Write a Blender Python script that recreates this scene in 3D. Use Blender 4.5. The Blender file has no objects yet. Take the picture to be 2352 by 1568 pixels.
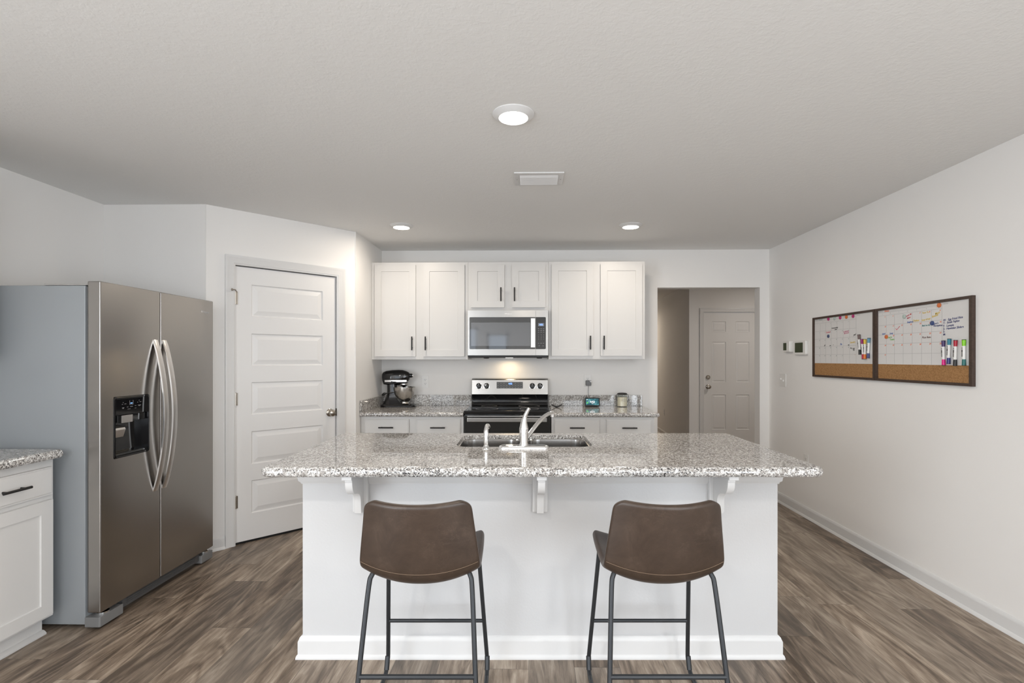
import bpy, bmesh, math, random
from mathutils import Vector, Matrix
random.seed(7)
S = bpy.context.scene
COL = S.collection
PI = math.pi
R = math.radians
YAW = R(1.1)

# ------------------------------------------------------------------ camera
cam = bpy.data.cameras.new('camera')
cam.sensor_width = 36.0
cam.sensor_fit = 'HORIZONTAL'
cam.lens = 36.0 * 1175 / 2352
cam.shift_x = -16 / 2352
cam.shift_y = 39 / 2352
cam.clip_start = 0.05
cam_o = bpy.data.objects.new('camera', cam)
cam_o.location = (0, 0, 1.36)
cam_o.rotation_euler = (PI / 2, 0, YAW)
COL.objects.link(cam_o)
S.camera = cam_o

# ------------------------------------------------------------------ view + world
S.view_settings.view_transform = 'Standard'
S.view_settings.look = 'None'
S.view_settings.exposure = 0.26
S.view_settings.gamma = 1.0
S.view_settings.use_curve_mapping = False
S.cycles.max_bounces = 10
S.cycles.diffuse_bounces = 6
S.cycles.glossy_bounces = 5
S.cycles.sample_clamp_indirect = 6.0
W = bpy.data.worlds.new('sky')
S.world = W
W.use_nodes = True
W.node_tree.nodes['Background'].inputs[0].default_value = (0.75, 0.86, 1.0, 1)
W.node_tree.nodes['Background'].inputs[1].default_value = 1.2


# ------------------------------------------------------------------ lamps
def area(name, loc, rot, sx, sy, watts, col, shape='RECTANGLE', spread=None):
    l = bpy.data.lights.new(name, 'AREA')
    l.shape = shape
    l.size = sx
    l.size_y = sy
    l.energy = watts
    l.color = col
    if spread:
        l.spread = spread
    o = bpy.data.objects.new(name, l)
    o.location = loc
    o.rotation_euler = rot
    COL.objects.link(o)
    return o


DAY = (0.90, 0.95, 1.0)
WARM = (1.0, 0.88, 0.74)
# daylight: side and rear openings; left side and rear right ones added for light
area('added_side_daylight', (-3.12, -1.60, 1.15), (R(90), 0, R(-90)), 2.2, 2.0, 130, DAY)  # unseen window added as key light from the left
area('daylight_right_side_window', (2.51, -1.60, 1.15), (R(90), 0, R(90)), 2.0, 2.0, 85, DAY)
area('daylight_sliding_door', (-1.92, -3.14, 1.12), (R(90), 0, 0), 1.3, 2.0, 11, DAY)
area('added_rear_fill', (1.55, -3.14, 1.15), (R(90), 0, 0), 1.4, 1.9, 38, DAY)  # unseen window added to fill the alcove and left walls
area('daylight_door_lite', (-0.76, -3.14, 1.48), (R(90), 0, 0), 0.5, 0.96, 1.6, DAY)
# ceiling downlights of the living side, behind the viewpoint
for lx, ly, lw in ((-1.35, -0.15, 19), (1.0, -0.15, 13), (-1.35, -1.9, 8), (1.0, -1.9, 8)):
    area('living_downlight', (lx, ly, 2.425), (0, 0, 0), 0.14, 0.14, lw, (1.0, 0.965, 0.92), 'DISK')
# the three kitchen downlights
CANS = ((-0.068, 2.262), (-1.035, 4.14), (0.825, 4.16))
for lx, ly in CANS:
    area('kitchen_downlight', (lx, ly, 2.415), (0, 0, 0), 0.12, 0.12, 5.6, WARM, 'DISK')
# lamp under the microwave hood
area('hood_lamp', (-0.19, 4.98, 1.362), (R(-8), 0, 0), 0.05, 0.03, 0.6, (1.0, 0.74, 0.40))
# hallway lamp, far end
area('hall_lamp', (1.75, 10.2, 2.30), (0, 0, 0), 0.2, 0.2, 12, (1.0, 0.84, 0.66), 'DISK')
area('hall_lamp', (3.3, 6.2, 2.42), (0, 0, 0), 0.15, 0.15, 9.0, (1.0, 0.90, 0.80), 'DISK')


# ------------------------------------------------------------------ materials
def new_mat(name):
    m = bpy.data.materials.new(name)
    m.use_nodes = True
    nt = m.node_tree
    return m, nt, nt.nodes['Principled BSDF']


def N(nt, t, **kw):
    n = nt.nodes.new(t)
    for k, v in kw.items():
        setattr(n, k, v)
    return n


def mat(name, col, rough=0.5, metal=0.0, spec=None, bump=None, coat=0, emit=None, aniso=None, alpha=None, trans=None, ior=None):
    m, nt, b = new_mat(name)
    b.inputs['Base Color'].default_value = (*col, 1)
    b.inputs['Roughness'].default_value = rough
    b.inputs['Metallic'].default_value = metal
    if spec is not None:
        b.inputs['Specular IOR Level'].default_value = spec
    if coat:
        b.inputs['Coat Weight'].default_value = coat
        b.inputs['Coat Roughness'].default_value = 0.05
    if emit:
        b.inputs['Emission Color'].default_value = (*emit[0], 1)
        b.inputs['Emission Strength'].default_value = emit[1]
    if trans:
        b.inputs['Transmission Weight'].default_value = trans
    if ior:
        b.inputs['IOR'].default_value = ior
    if bump:
        sc, st, dist = bump
        tc = N(nt, 'ShaderNodeTexCoord')
        nz = N(nt, 'ShaderNodeTexNoise')
        nz.inputs['Scale'].default_value = sc
        nz.inputs['Detail'].default_value = 3
        bp = N(nt, 'ShaderNodeBump')
        bp.inputs['Strength'].default_value = st
        bp.inputs['Distance'].default_value = dist
        nt.links.new(tc.outputs['Object'], nz.inputs['Vector'])
        nt.links.new(nz.outputs['Fac'], bp.inputs['Height'])
        nt.links.new(bp.outputs['Normal'], b.inputs['Normal'])
    if aniso:
        b.inputs['Anisotropic'].default_value = aniso
        ax = N(nt, 'ShaderNodeCombineXYZ')      # brushing runs along X, so highlights stretch along Z
        ax.inputs[2].default_value = 1.0
        vt = N(nt, 'ShaderNodeVectorTransform', vector_type='VECTOR', convert_from='OBJECT', convert_to='WORLD')
        nt.links.new(ax.outputs[0], vt.inputs[0])
        nt.links.new(vt.outputs[0], b.inputs['Tangent'])
    return m


def ramp(nt, fac, stops):
    r = N(nt, 'ShaderNodeValToRGB')
    e = r.color_ramp.elements
    while len(e) < len(stops):
        e.new(0.5)
    for i, (p, c) in enumerate(stops):
        e[i].position = p
        e[i].color = (*c, 1)
    nt.links.new(fac, r.inputs['Fac'])
    return r.outputs['Color']


def mix(nt, fac, a, b, mode='MIX'):
    n = N(nt, 'ShaderNodeMix', data_type='RGBA', blend_type=mode)
    for sock, v in ((n.inputs[0], fac), (n.inputs[6], a), (n.inputs[7], b)):
        if isinstance(v, bpy.types.NodeSocket):
            nt.links.new(v, sock)
        elif isinstance(v, (int, float)):
            sock.default_value = v
        else:
            sock.default_value = (*v, 1)
    return n.outputs[2]


def math_n(nt, op, a, b=None, c=None):
    n = N(nt, 'ShaderNodeMath', operation=op)
    for i, v in enumerate((a, b, c)):
        if v is None:
            continue
        if isinstance(v, bpy.types.NodeSocket):
            nt.links.new(v, n.inputs[i])
        else:
            n.inputs[i].default_value = v
    return n.outputs[0]


def noise(nt, vec, scale, detail=2, rough=0.5, dist=0.0, dims='3D'):
    n = N(nt, 'ShaderNodeTexNoise', noise_dimensions=dims)
    n.inputs['Scale'].default_value = scale
    n.inputs['Detail'].default_value = detail
    n.inputs['Roughness'].default_value = rough
    n.inputs['Distortion'].default_value = dist
    nt.links.new(vec, n.inputs['Vector'])
    return n.outputs['Fac']


def bump_to(nt, b, height, strength, dist):
    bp = N(nt, 'ShaderNodeBump')
    bp.inputs['Strength'].default_value = strength
    bp.inputs['Distance'].default_value = dist
    nt.links.new(height, bp.inputs['Height'])
    nt.links.new(bp.outputs['Normal'], b.inputs['Normal'])


def granite():
    m, nt, b = new_mat('speckled_granite')
    tc = N(nt, 'ShaderNodeTexCoord').outputs['Object']
    n1 = noise(nt, tc, 85, 3, 0.6)
    n2 = noise(nt, tc, 175, 3, 0.6, 0.3)
    mp = N(nt, 'ShaderNodeMapping')
    mp.inputs['Location'].default_value = (3.1, 7.7, 1.9)
    nt.links.new(tc, mp.inputs['Vector'])
    n3 = noise(nt, mp.outputs['Vector'], 160, 3, 0.6, 0.2)
    n4 = noise(nt, mp.outputs['Vector'], 4, 3, 0.5)
    base = ramp(nt, n1, [(0.34, (0.30, 0.275, 0.25)), (0.48, (0.52, 0.50, 0.475)), (0.56, (0.80, 0.79, 0.77))])
    grey = ramp(nt, n2, [(0.50, (0, 0, 0)), (0.62, (1, 1, 1))])
    c = mix(nt, grey, base, (0.19, 0.175, 0.165))
    sh = math_n(nt, 'ADD', n3, math_n(nt, 'MULTIPLY', n4, 0.16))
    blk = ramp(nt, sh, [(0.63, (0, 0, 0)), (0.70, (1, 1, 1))])
    c = mix(nt, blk, c, (0.030, 0.029, 0.031))
    nt.links.new(c, b.inputs['Base Color'])
    b.inputs['Roughness'].default_value = 0.02
    b.inputs['Specular IOR Level'].default_value = 0.55
    return m


def planks():
    m, nt, b = new_mat('vinyl_planks')
    tc = N(nt, 'ShaderNodeTexCoord').outputs['Object']
    sp = N(nt, 'ShaderNodeSeparateXYZ')
    nt.links.new(tc, sp.inputs[0])
    x, y = sp.outputs[0], sp.outputs[1]
    WD, LN = 0.20, 1.22
    xr = math_n(nt, 'DIVIDE', x, WD)
    row = math_n(nt, 'FLOOR', xr)
    wn = N(nt, 'ShaderNodeTexWhiteNoise', noise_dimensions='1D')
    nt.links.new(row, wn.inputs['W'])
    yo = math_n(nt, 'ADD', math_n(nt, 'DIVIDE', y, LN), wn.outputs['Value'])
    idx = math_n(nt, 'FLOOR', yo)
    cx = N(nt, 'ShaderNodeCombineXYZ')
    nt.links.new(row, cx.inputs[0])
    nt.links.new(idx, cx.inputs[1])
    w2 = N(nt, 'ShaderNodeTexWhiteNoise', noise_dimensions='3D')
    nt.links.new(cx.outputs[0], w2.inputs['Vector'])
    rnd = w2.outputs['Value']
    # grain coordinates: stretched along the plank, shifted per plank
    gx = N(nt, 'ShaderNodeCombineXYZ')
    nt.links.new(math_n(nt, 'MULTIPLY', x, 10.0), gx.inputs[0])
    nt.links.new(math_n(nt, 'MULTIPLY', y, 1.25), gx.inputs[1])
    nt.links.new(math_n(nt, 'MULTIPLY', rnd, 57.0), gx.inputs[2])
    g1 = noise(nt, gx.outputs[0], 1.0, 5, 0.6, 1.6)
    g2 = noise(nt, gx.outputs[0], 6.0, 4, 0.7, 0.8)
    fg = N(nt, 'ShaderNodeCombineXYZ')
    nt.links.new(math_n(nt, 'MULTIPLY', x, 95.0), fg.inputs[0])
    nt.links.new(math_n(nt, 'MULTIPLY', y, 5.0), fg.inputs[1])
    nt.links.new(math_n(nt, 'MULTIPLY', rnd, 31.0), fg.inputs[2])
    g3 = noise(nt, fg.outputs[0], 1.0, 4, 0.75, 0.5)
    # cathedral figure: rings of a slow distorted field
    cf = N(nt, 'ShaderNodeCombineXYZ')
    nt.links.new(math_n(nt, 'MULTIPLY', x, 5.0), cf.inputs[0])
    nt.links.new(math_n(nt, 'MULTIPLY', y, 0.9), cf.inputs[1])
    nt.links.new(math_n(nt, 'MULTIPLY', rnd, 83.0), cf.inputs[2])
    g4 = noise(nt, cf.outputs[0], 1.0, 2, 0.5, 0.9)
    rings_ = math_n(nt, 'PINGPONG', math_n(nt, 'MULTIPLY', g4, 9.0), 0.5)
    tone = math_n(nt, 'ADD', math_n(nt, 'MULTIPLY', g1, 0.50), math_n(nt, 'MULTIPLY', g2, 0.16))
    tone = math_n(nt, 'ADD', tone, math_n(nt, 'MULTIPLY', g3, 0.24))
    tone = math_n(nt, 'ADD', tone, math_n(nt, 'MULTIPLY', rings_, 0.20))
    tone = math_n(nt, 'ADD', tone, math_n(nt, 'MULTIPLY', math_n(nt, 'SUBTRACT', rnd, 0.5), 0.16))
    c = ramp(nt, tone, [(0.36, (0.082, 0.057, 0.039)), (0.46, (0.200, 0.149, 0.108)),
                        (0.55, (0.340, 0.267, 0.202)), (0.66, (0.54, 0.45, 0.36))])
    w3 = N(nt, 'ShaderNodeTexWhiteNoise', noise_dimensions='3D')
    nt.links.new(gx.outputs[0], w3.inputs['Vector'])
    sep2 = math_n(nt, 'FRACT', math_n(nt, 'MULTIPLY', rnd, 7.31))
    c = mix(nt, math_n(nt, 'MULTIPLY', sep2, 0.40), c, (0.180, 0.162, 0.142))
    # seams
    fx = math_n(nt, 'FRACT', xr)
    fy = math_n(nt, 'FRACT', yo)
    ex = math_n(nt, 'LESS_THAN', math_n(nt, 'MINIMUM', fx, math_n(nt, 'SUBTRACT', 1.0, fx)), 0.0075)
    ey = math_n(nt, 'LESS_THAN', math_n(nt, 'MINIMUM', fy, math_n(nt, 'SUBTRACT', 1.0, fy)), 0.0011)
    seam = math_n(nt, 'MAXIMUM', ex, ey)
    c = mix(nt, math_n(nt, 'MULTIPLY', seam, 0.55), c, (0.06, 0.05, 0.042))
    nt.links.new(c, b.inputs['Base Color'])
    b.inputs['Roughness'].default_value = 0.42
    b.inputs['Specular IOR Level'].default_value = 0.4
    bump_to(nt, b, math_n(nt, 'SUBTRACT', g3, math_n(nt, 'MULTIPLY', seam, 1.2)), 0.12, 0.002)
    return m


def leather():
    m, nt, b = new_mat('brown_leather')
    tc = N(nt, 'ShaderNodeTexCoord').outputs['Object']
    n1 = noise(nt, tc, 11, 7, 0.72, 0.5)
    n2 = noise(nt, tc, 320, 2, 0.5)
    mp = N(nt, 'ShaderNodeMapping')
    mp.inputs['Scale'].default_value = (3.0, 6, 7)
    mp.inputs['Rotation'].default_value = (0.3, 0.5, 0.4)
    nt.links.new(tc, mp.inputs['Vector'])
    n3 = noise(nt, mp.outputs['Vector'], 3.2, 6, 0.75, 1.6)
    c = ramp(nt, n1, [(0.3, (0.034, 0.021, 0.014)), (0.55, (0.050, 0.032, 0.022)), (0.72, (0.072, 0.049, 0.035))])
    ridge = math_n(nt, 'ABSOLUTE', math_n(nt, 'SUBTRACT', n3, 0.5))
    scr = ramp(nt, ridge, [(0.0, (0.55, 0.55, 0.55)), (0.012, (0.0, 0.0, 0.0))])
    n4 = noise(nt, tc, 7.0, 3, 0.6)
    msk = ramp(nt, n4, [(0.48, (0, 0, 0)), (0.62, (1, 1, 1))])
    scr = mix(nt, 1.0, scr, msk, 'MULTIPLY')
    c = mix(nt, scr, c, (0.125, 0.090, 0.067))
    nt.links.new(c, b.inputs['Base Color'])
    b.inputs['Roughness'].default_value = 0.40
    b.inputs['Specular IOR Level'].default_value = 0.5
    bump_to(nt, b, n2, 0.10, 0.0008)
    return m


def knockdown():
    m, nt, b = new_mat('ceiling_knockdown_paint')
    b.inputs['Base Color'].default_value = (0.79, 0.788, 0.777, 1)
    b.inputs['Roughness'].default_value = 0.85
    tc = N(nt, 'ShaderNodeTexCoord').outputs['Object']
    n1 = noise(nt, tc, 42, 4, 0.6, 0.3)
    h = ramp(nt, n1, [(0.44, (0, 0, 0)), (0.60, (1, 1, 1))])
    n2 = noise(nt, tc, 140, 2, 0.5)
    hh = math_n(nt, 'ADD', h, math_n(nt, 'MULTIPLY', n2, 0.35))
    bump_to(nt, b, hh, 0.11, 0.004)
    return m


def cork():
    m, nt, b = new_mat('cork')
    tc = N(nt, 'ShaderNodeTexCoord').outputs['Object']
    n1 = noise(nt, tc, 160, 3, 0.7)
    c = ramp(nt, n1, [(0.35, (0.25, 0.125, 0.045)), (0.6, (0.40, 0.215, 0.085))])
    nt.links.new(c, b.inputs['Base Color'])
    b.inputs['Roughness'].default_value = 0.9
    return m


def walnut():
    m, nt, b = new_mat('dark_walnut_frame')
    tc = N(nt, 'ShaderNodeTexCoord').outputs['Object']
    n1 = noise(nt, tc, 60, 4, 0.7, 1.0)
    c = ramp(nt, n1, [(0.3, (0.035, 0.020, 0.014)), (0.7, (0.075, 0.046, 0.033))])
    nt.links.new(c, b.inputs['Base Color'])
    b.inputs['Roughness'].default_value = 0.5
    return m


def screen_mat():
    m, nt, b = new_mat('lit_clock_screen')
    tc = N(nt, 'ShaderNodeTexCoord').outputs['Object']
    n1 = noise(nt, tc, 28, 3, 0.6, 0.6)
    c = ramp(nt, n1, [(0.32, (0.006, 0.03, 0.04)), (0.5, (0.012, 0.11, 0.14)), (0.62, (0.10, 0.30, 0.33)), (0.72, (0.30, 0.38, 0.33))])
    b.inputs['Base Color'].default_value = (0.01, 0.01, 0.01, 1)
    nt.links.new(c, b.inputs['Emission Color'])
    b.inputs['Emission Strength'].default_value = 1.0
    b.inputs['Roughness'].default_value = 0.1
    return m


M = {}
M['wall'] = mat('wall_paint_light_grey', (0.83, 0.817, 0.80), 0.75, bump=(130, 0.14, 0.002))
M['ceiling'] = knockdown()
M['trim'] = mat('white_trim_paint', (0.69, 0.688, 0.685), 0.35)
M['door'] = mat('white_door_paint', (0.78, 0.775, 0.77), 0.42)
M['cab'] = mat('white_cabinet_paint', (0.66, 0.652, 0.64), 0.38)
M['island'] = mat('island_white_paint', (0.60, 0.60, 0.603), 0.6, bump=(110, 0.22, 0.002))
M['floor'] = planks()
M['granite'] = granite()
M['black'] = mat('matte_black_metal', (0.016, 0.015, 0.015), 0.42, 0.3)
M['steel'] = mat('brushed_stainless', (0.44, 0.432, 0.42), 0.25, 1.0, aniso=0.65)
M['fsteel'] = mat('brushed_stainless_fridge', (0.40, 0.38, 0.36), 0.24, 1.0, aniso=0.7)
M['hsteel'] = mat('satin_stainless_handle', (0.66, 0.645, 0.63), 0.32, 1.0)
M['round_steel'] = mat('brushed_steel_bowl', (0.58, 0.56, 0.53), 0.22, 1.0)
M['grille'] = mat('dark_grey_grille', (0.075, 0.075, 0.075), 0.5)
M['sink'] = mat('sink_stainless', (0.45, 0.44, 0.43), 0.20, 1.0, aniso=0.4)
M['chrome'] = mat('chrome', (0.88, 0.88, 0.88), 0.04, 1.0)
M['nickel'] = mat('satin_nickel', (0.42, 0.385, 0.34), 0.24, 1.0)
M['fgrey'] = mat('fridge_side_grey_paint', (0.30, 0.32, 0.335), 0.40, 0.15, bump=(260, 0.12, 0.001))
M['fplastic'] = mat('grey_plastic', (0.18, 0.18, 0.18), 0.45)
M['gloss_black'] = mat('gloss_black', (0.006, 0.006, 0.007), 0.06, spec=0.6)
M['blk_glass'] = mat('black_glass', (0.010, 0.011, 0.012), 0.03, spec=0.9)
M['oven_window'] = mat('tinted_window_glass', (0.045, 0.050, 0.060), 0.05, spec=1.0, coat=0.8)
M['dark'] = mat('shade_black', (0.004, 0.004, 0.004), 0.8)  # near-black paint standing in for shade at the pantry door
M['stool'] = mat('charcoal_powder_coat', (0.040, 0.043, 0.047), 0.42, 0.5)
M['leather'] = leather()
M['thread'] = mat('tan_thread', (0.17, 0.115, 0.075), 0.7)
M['white_plastic'] = mat('white_plastic', (0.78, 0.77, 0.75), 0.35)
M['lens'] = mat('lit_lens', (1, 1, 1), 0.5, emit=((1.0, 0.93, 0.82), 9.0))
M['cork'] = cork()
M['walnut'] = walnut()
M['board'] = mat('white_dry_erase', (0.70, 0.69, 0.68), 0.22)
M['grid'] = mat('grey_print', (0.40, 0.40, 0.40), 0.6)
M['wax'] = mat('cream_wax', (0.80, 0.74, 0.60), 0.5)
def thin_glass():
    m, nt, b = new_mat('clear_glass')
    nt.nodes.remove(b)
    lw = N(nt, 'ShaderNodeLayerWeight')
    rim = math_n(nt, 'MULTIPLY_ADD', math_n(nt, 'POWER', lw.outputs['Facing'], 5.0), 0.35, 0.04)
    tr = N(nt, 'ShaderNodeBsdfTransparent')
    tr.inputs['Color'].default_value = (0.96, 0.97, 0.96, 1)
    gs = N(nt, 'ShaderNodeBsdfGlossy')
    gs.inputs['Roughness'].default_value = 0.02
    mx_ = N(nt, 'ShaderNodeMixShader')
    nt.links.new(rim, mx_.inputs[0])
    nt.links.new(tr.outputs[0], mx_.inputs[1])
    nt.links.new(gs.outputs[0], mx_.inputs[2])
    nt.links.new(mx_.outputs[0], nt.nodes['Material Output'].inputs['Surface'])
    return m


M['glass'] = thin_glass()
M['screen'] = screen_mat()
M['lcd'] = mat('green_grey_lcd', (0.060, 0.075, 0.045), 0.12, spec=0.8)
M['blue_led'] = mat('blue_led', (0.02, 0.03, 0.1), 0.4, emit=((0.16, 0.35, 1.0), 2.2))
M['mw_led'] = mat('pale_led_panel', (0.20, 0.23, 0.28), 0.3)
M['white_led'] = mat('white_led', (0.5, 0.5, 0.5), 0.4, emit=((0.9, 0.95, 1.0), 1.0))
M['print_grey'] = mat('grey_key_print', (0.30, 0.30, 0.30), 0.5)
M['print_black'] = mat('black_print', (0.02, 0.02, 0.02), 0.5)
M['white_print'] = mat('white_print', (0.85, 0.85, 0.85), 0.4)
M['adapter'] = mat('grey_adapter_plastic', (0.16, 0.16, 0.165), 0.45)
M['nbrown'] = mat('dark_bronze', (0.10, 0.08, 0.065), 0.3, 1.0)
INK = {}


def ink(name, col):
    if name not in INK:
        INK[name] = mat('ink_' + name, col, 0.45)
    return INK[name]


# ------------------------------------------------------------------ mesh builder
class MB:
    def __init__(self):
        self.bm = bmesh.new()
        self.mi = 0

    def _merge(self, bm, M4=None):
        if M4 is not None:
            bmesh.ops.transform(bm, matrix=M4, verts=bm.verts[:])
        for f in bm.faces:
            f.material_index = self.mi
        me = bpy.data.meshes.new('tmp')
        bm.to_mesh(me)
        bm.free()
        self.bm.from_mesh(me)
        bpy.data.meshes.remove(me)
        return self

    def box(self, x0, x1, y0, y1, z0, z1, bev=0.0, seg=2, M4=None):
        bm = bmesh.new()
        bmesh.ops.create_cube(bm, size=1.0)
        for v in bm.verts:
            v.co = ((x0 + x1) / 2 + v.co.x * (x1 - x0), (y0 + y1) / 2 + v.co.y * (y1 - y0), (z0 + z1) / 2 + v.co.z * (z1 - z0))
        if bev > 0:
            bmesh.ops.bevel(bm, geom=bm.edges[:], offset=bev, segments=seg, profile=0.5, affect='EDGES')
        return self._merge(bm, M4)

    def rings(self, rings, caps=True, closed=True, M4=None):
        bm = bmesh.new()
        vr = [[bm.verts.new(p) for p in r] for r in rings]
        n = len(vr[0])
        for a, b in zip(vr[:-1], vr[1:]):
            for i in range(n if closed else n - 1):
                j = (i + 1) % n
                bm.faces.new((a[i], a[j], b[j], b[i]))
        if caps:
            bm.faces.new(list(reversed(vr[0])))
            bm.faces.new(vr[-1])
        bmesh.ops.recalc_face_normals(bm, faces=bm.faces[:])
        return self._merge(bm, M4)

    def lathe(self, prof, n=32, M4=None, caps=True):
        rg = [[(r * math.cos(2 * PI * k / n), r * math.sin(2 * PI * k / n), z) for k in range(n)] for r, z in prof]
        return self.rings(rg, caps, True, M4)

    def cyl(self, p0, p1, r0, r1=None, n=20):
        r1 = r0 if r1 is None else r1
        return self.tube([p0, p1], [r0, r1], n)

    def tube(self, pts, r, n=12, caps=True, M4=None, flat=None):
        pts = [Vector(p) for p in pts]
        rs = r if isinstance(r, (list, tuple)) else [r] * len(pts)
        rings = []
        up = None
        for i, p in enumerate(pts):
            if i == 0:
                t = pts[1] - p
            elif i == len(pts) - 1:
                t = p - pts[i - 1]
            else:
                t = (pts[i + 1] - p).normalized() + (p - pts[i - 1]).normalized()
            t.normalize()
            if up is None:
                ref = Vector((0, 0, 1)) if abs(t.z) < 0.9 else Vector((1, 0, 0))
                up = (ref - t * ref.dot(t)).normalized()
            else:
                up = (up - t * up.dot(t)).normalized()
            sd = t.cross(up)
            f = flat or (1, 1)
            rings.append([tuple(p + up * (rs[i] * f[0] * math.cos(2 * PI * k / n)) + sd * (rs[i] * f[1] * math.sin(2 * PI * k / n))) for k in range(n)])
        return self.rings(rings, caps, True, M4)

    def prism(self, poly, a0, a1, axis='x', M4=None, bev=0):
        def pt(p, a):
            return (a, p[0], p[1]) if axis == 'x' else ((p[0], a, p[1]) if axis == 'y' else (p[0], p[1], a))
        bm = bmesh.new()
        v0 = [bm.verts.new(pt(p, a0)) for p in poly]
        v1 = [bm.verts.new(pt(p, a1)) for p in poly]
        n = len(poly)
        bm.faces.new(v0)
        bm.faces.new(list(reversed(v1)))
        for i in range(n):
            j = (i + 1) % n
            bm.faces.new((v0[i], v1[i], v1[j], v0[j]))
        bmesh.ops.recalc_face_normals(bm, faces=bm.faces[:])
        if bev:
            bmesh.ops.bevel(bm, geom=bm.edges[:], offset=bev, segments=2, profile=0.5, affect='EDGES')
        return self._merge(bm, M4)

    def panel_slab(self, x0, x1, z0, z1, t, panels, prof, y=0.0):
        """Slab whose front (facing -Y) is at y; panels: list of (x0,x1,z0,z1); prof: [(inset, depth)]."""
        xs = sorted({round(v, 5) for v in [x0, x1] + [p[0] for p in panels] + [p[1] for p in panels]})
        zs = sorted({round(v, 5) for v in [z0, z1] + [p[2] for p in panels] + [p[3] for p in panels]})
        pk = {(round(p[0], 5), round(p[1], 5), round(p[2], 5), round(p[3], 5)) for p in panels}
        bm = bmesh.new()
        G = {}
        for x in xs:
            for z in zs:
                G[(x, z)] = bm.verts.new((x, y, z))
        for xa, xb in zip(xs[:-1], xs[1:]):
            for za, zb in zip(zs[:-1], zs[1:]):
                q = [G[(xa, za)], G[(xb, za)], G[(xb, zb)], G[(xa, zb)]]
                if (xa, xb, za, zb) in pk:
                    prev = q
                    for ins, dp in prof:
                        cur = [bm.verts.new((px, y + dp, pz)) for px, pz in ((xa + ins, za + ins), (xb - ins, za + ins), (xb - ins, zb - ins), (xa + ins, zb - ins))]
                        for i in range(4):
                            j = (i + 1) % 4
                            bm.faces.new((prev[i], prev[j], cur[j], cur[i]))
                        prev = cur
                    bm.faces.new(prev)
                else:
                    bm.faces.new(q)
        # sides and back
        edge = [G[(x, z0)] for x in xs] if False else None
        loop = [(x, zs[0]) for x in xs] + [(xs[-1], z) for z in zs[1:]] + [(x, zs[-1]) for x in reversed(xs[:-1])] + [(xs[0], z) for z in reversed(zs[1:-1])]
        fv = [G[k] for k in loop]
        bv = [bm.verts.new((k[0], y + t, k[1])) for k in loop]
        n = len(loop)
        for i in range(n):
            j = (i + 1) % n
            bm.faces.new((fv[j], fv[i], bv[i], bv[j]))
        bm.faces.new(list(reversed(bv)))
        bmesh.ops.recalc_face_normals(bm, faces=bm.faces[:])
        return self._merge(bm)

    def slab(self, outline, z0, z1, r, hole=None):
        """Stone slab with a rounded edge all round and an optional hole."""
        bm = bmesh.new()
        n = len(outline)

        def offs(d):
            out = []
            for i in range(n):
                p, a, b = Vector(outline[i]), Vector(outline[i - 1]), Vector(outline[(i + 1) % n])
                e1, e2 = (p - a).normalized(), (b - p).normalized()
                n1, n2 = Vector((-e1.y, e1.x)), Vector((-e2.y, e2.x))
                nn = (n1 + n2)
                nn = nn / max(0.3, (1 + n1.dot(n2)))
                out.append(p + nn * d)
            return out
        h = (z1 - z0) / 2
        zm = (z0 + z1) / 2
        steps = 8
        vr = []
        for k in range(steps + 1):
            a = -PI / 2 + PI * k / steps
            ring = offs(r * (1 - math.cos(a)))
            vr.append([bm.verts.new((p.x, p.y, zm + h * math.sin(a))) for p in ring])
        flat = offs(r + 0.003)
        vr.insert(0, [bm.verts.new((p.x, p.y, z0)) for p in flat])
        vr.append([bm.verts.new((p.x, p.y, z1)) for p in flat])
        for a, b in zip(vr[:-1], vr[1:]):
            for i in range(n):
                j = (i + 1) % n
                bm.faces.new((a[i], a[j], b[j], b[i]))
        if hole:
            m = len(hole)
            hb = [bm.verts.new((p[0], p[1], z1 - 0.021)) for p in hole]
            ht = [bm.verts.new((p[0], p[1], z1)) for p in hole]
            for i in range(m):
                j = (i + 1) % m
                bm.faces.new((hb[j], hb[i], ht[i], ht[j]))
            for outer, inner in ((vr[0], hb), (vr[-1], ht)):
                es = []
                for L in (outer, inner):
                    for i in range(len(L)):
                        e = bm.edges.get((L[i], L[(i + 1) % len(L)]))
                        es.append(e)
                bmesh.ops.triangle_fill(bm, use_beauty=True, use_dissolve=False, edges=es)
        else:
            bm.faces.new(list(reversed(vr[0])))
            bm.faces.new(vr[-1])
        bmesh.ops.recalc_face_normals(bm, faces=bm.faces[:])
        return self._merge(bm)

    def text(self, s, size, M4, extrude=0.0002, shear=0.0, align='LEFT', bold=0.0):
        cu = bpy.data.curves.new('t', 'FONT')
        cu.body = s
        cu.size = size
        cu.extrude = extrude
        cu.shear = shear
        cu.align_x = align
        cu.align_y = 'CENTER'
        cu.offset = bold
        cu.resolution_u = 3
        o = bpy.data.objects.new('t', cu)
        COL.objects.link(o)
        dg = bpy.context.evaluated_depsgraph_get()
        me = bpy.data.meshes.new_from_object(o.evaluated_get(dg))
        bpy.data.objects.remove(o)
        bpy.data.curves.remove(cu)
        me.transform(M4)
        bm = bmesh.new()
        bm.from_mesh(me)
        bpy.data.meshes.remove(me)
        return self._merge(bm)

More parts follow.
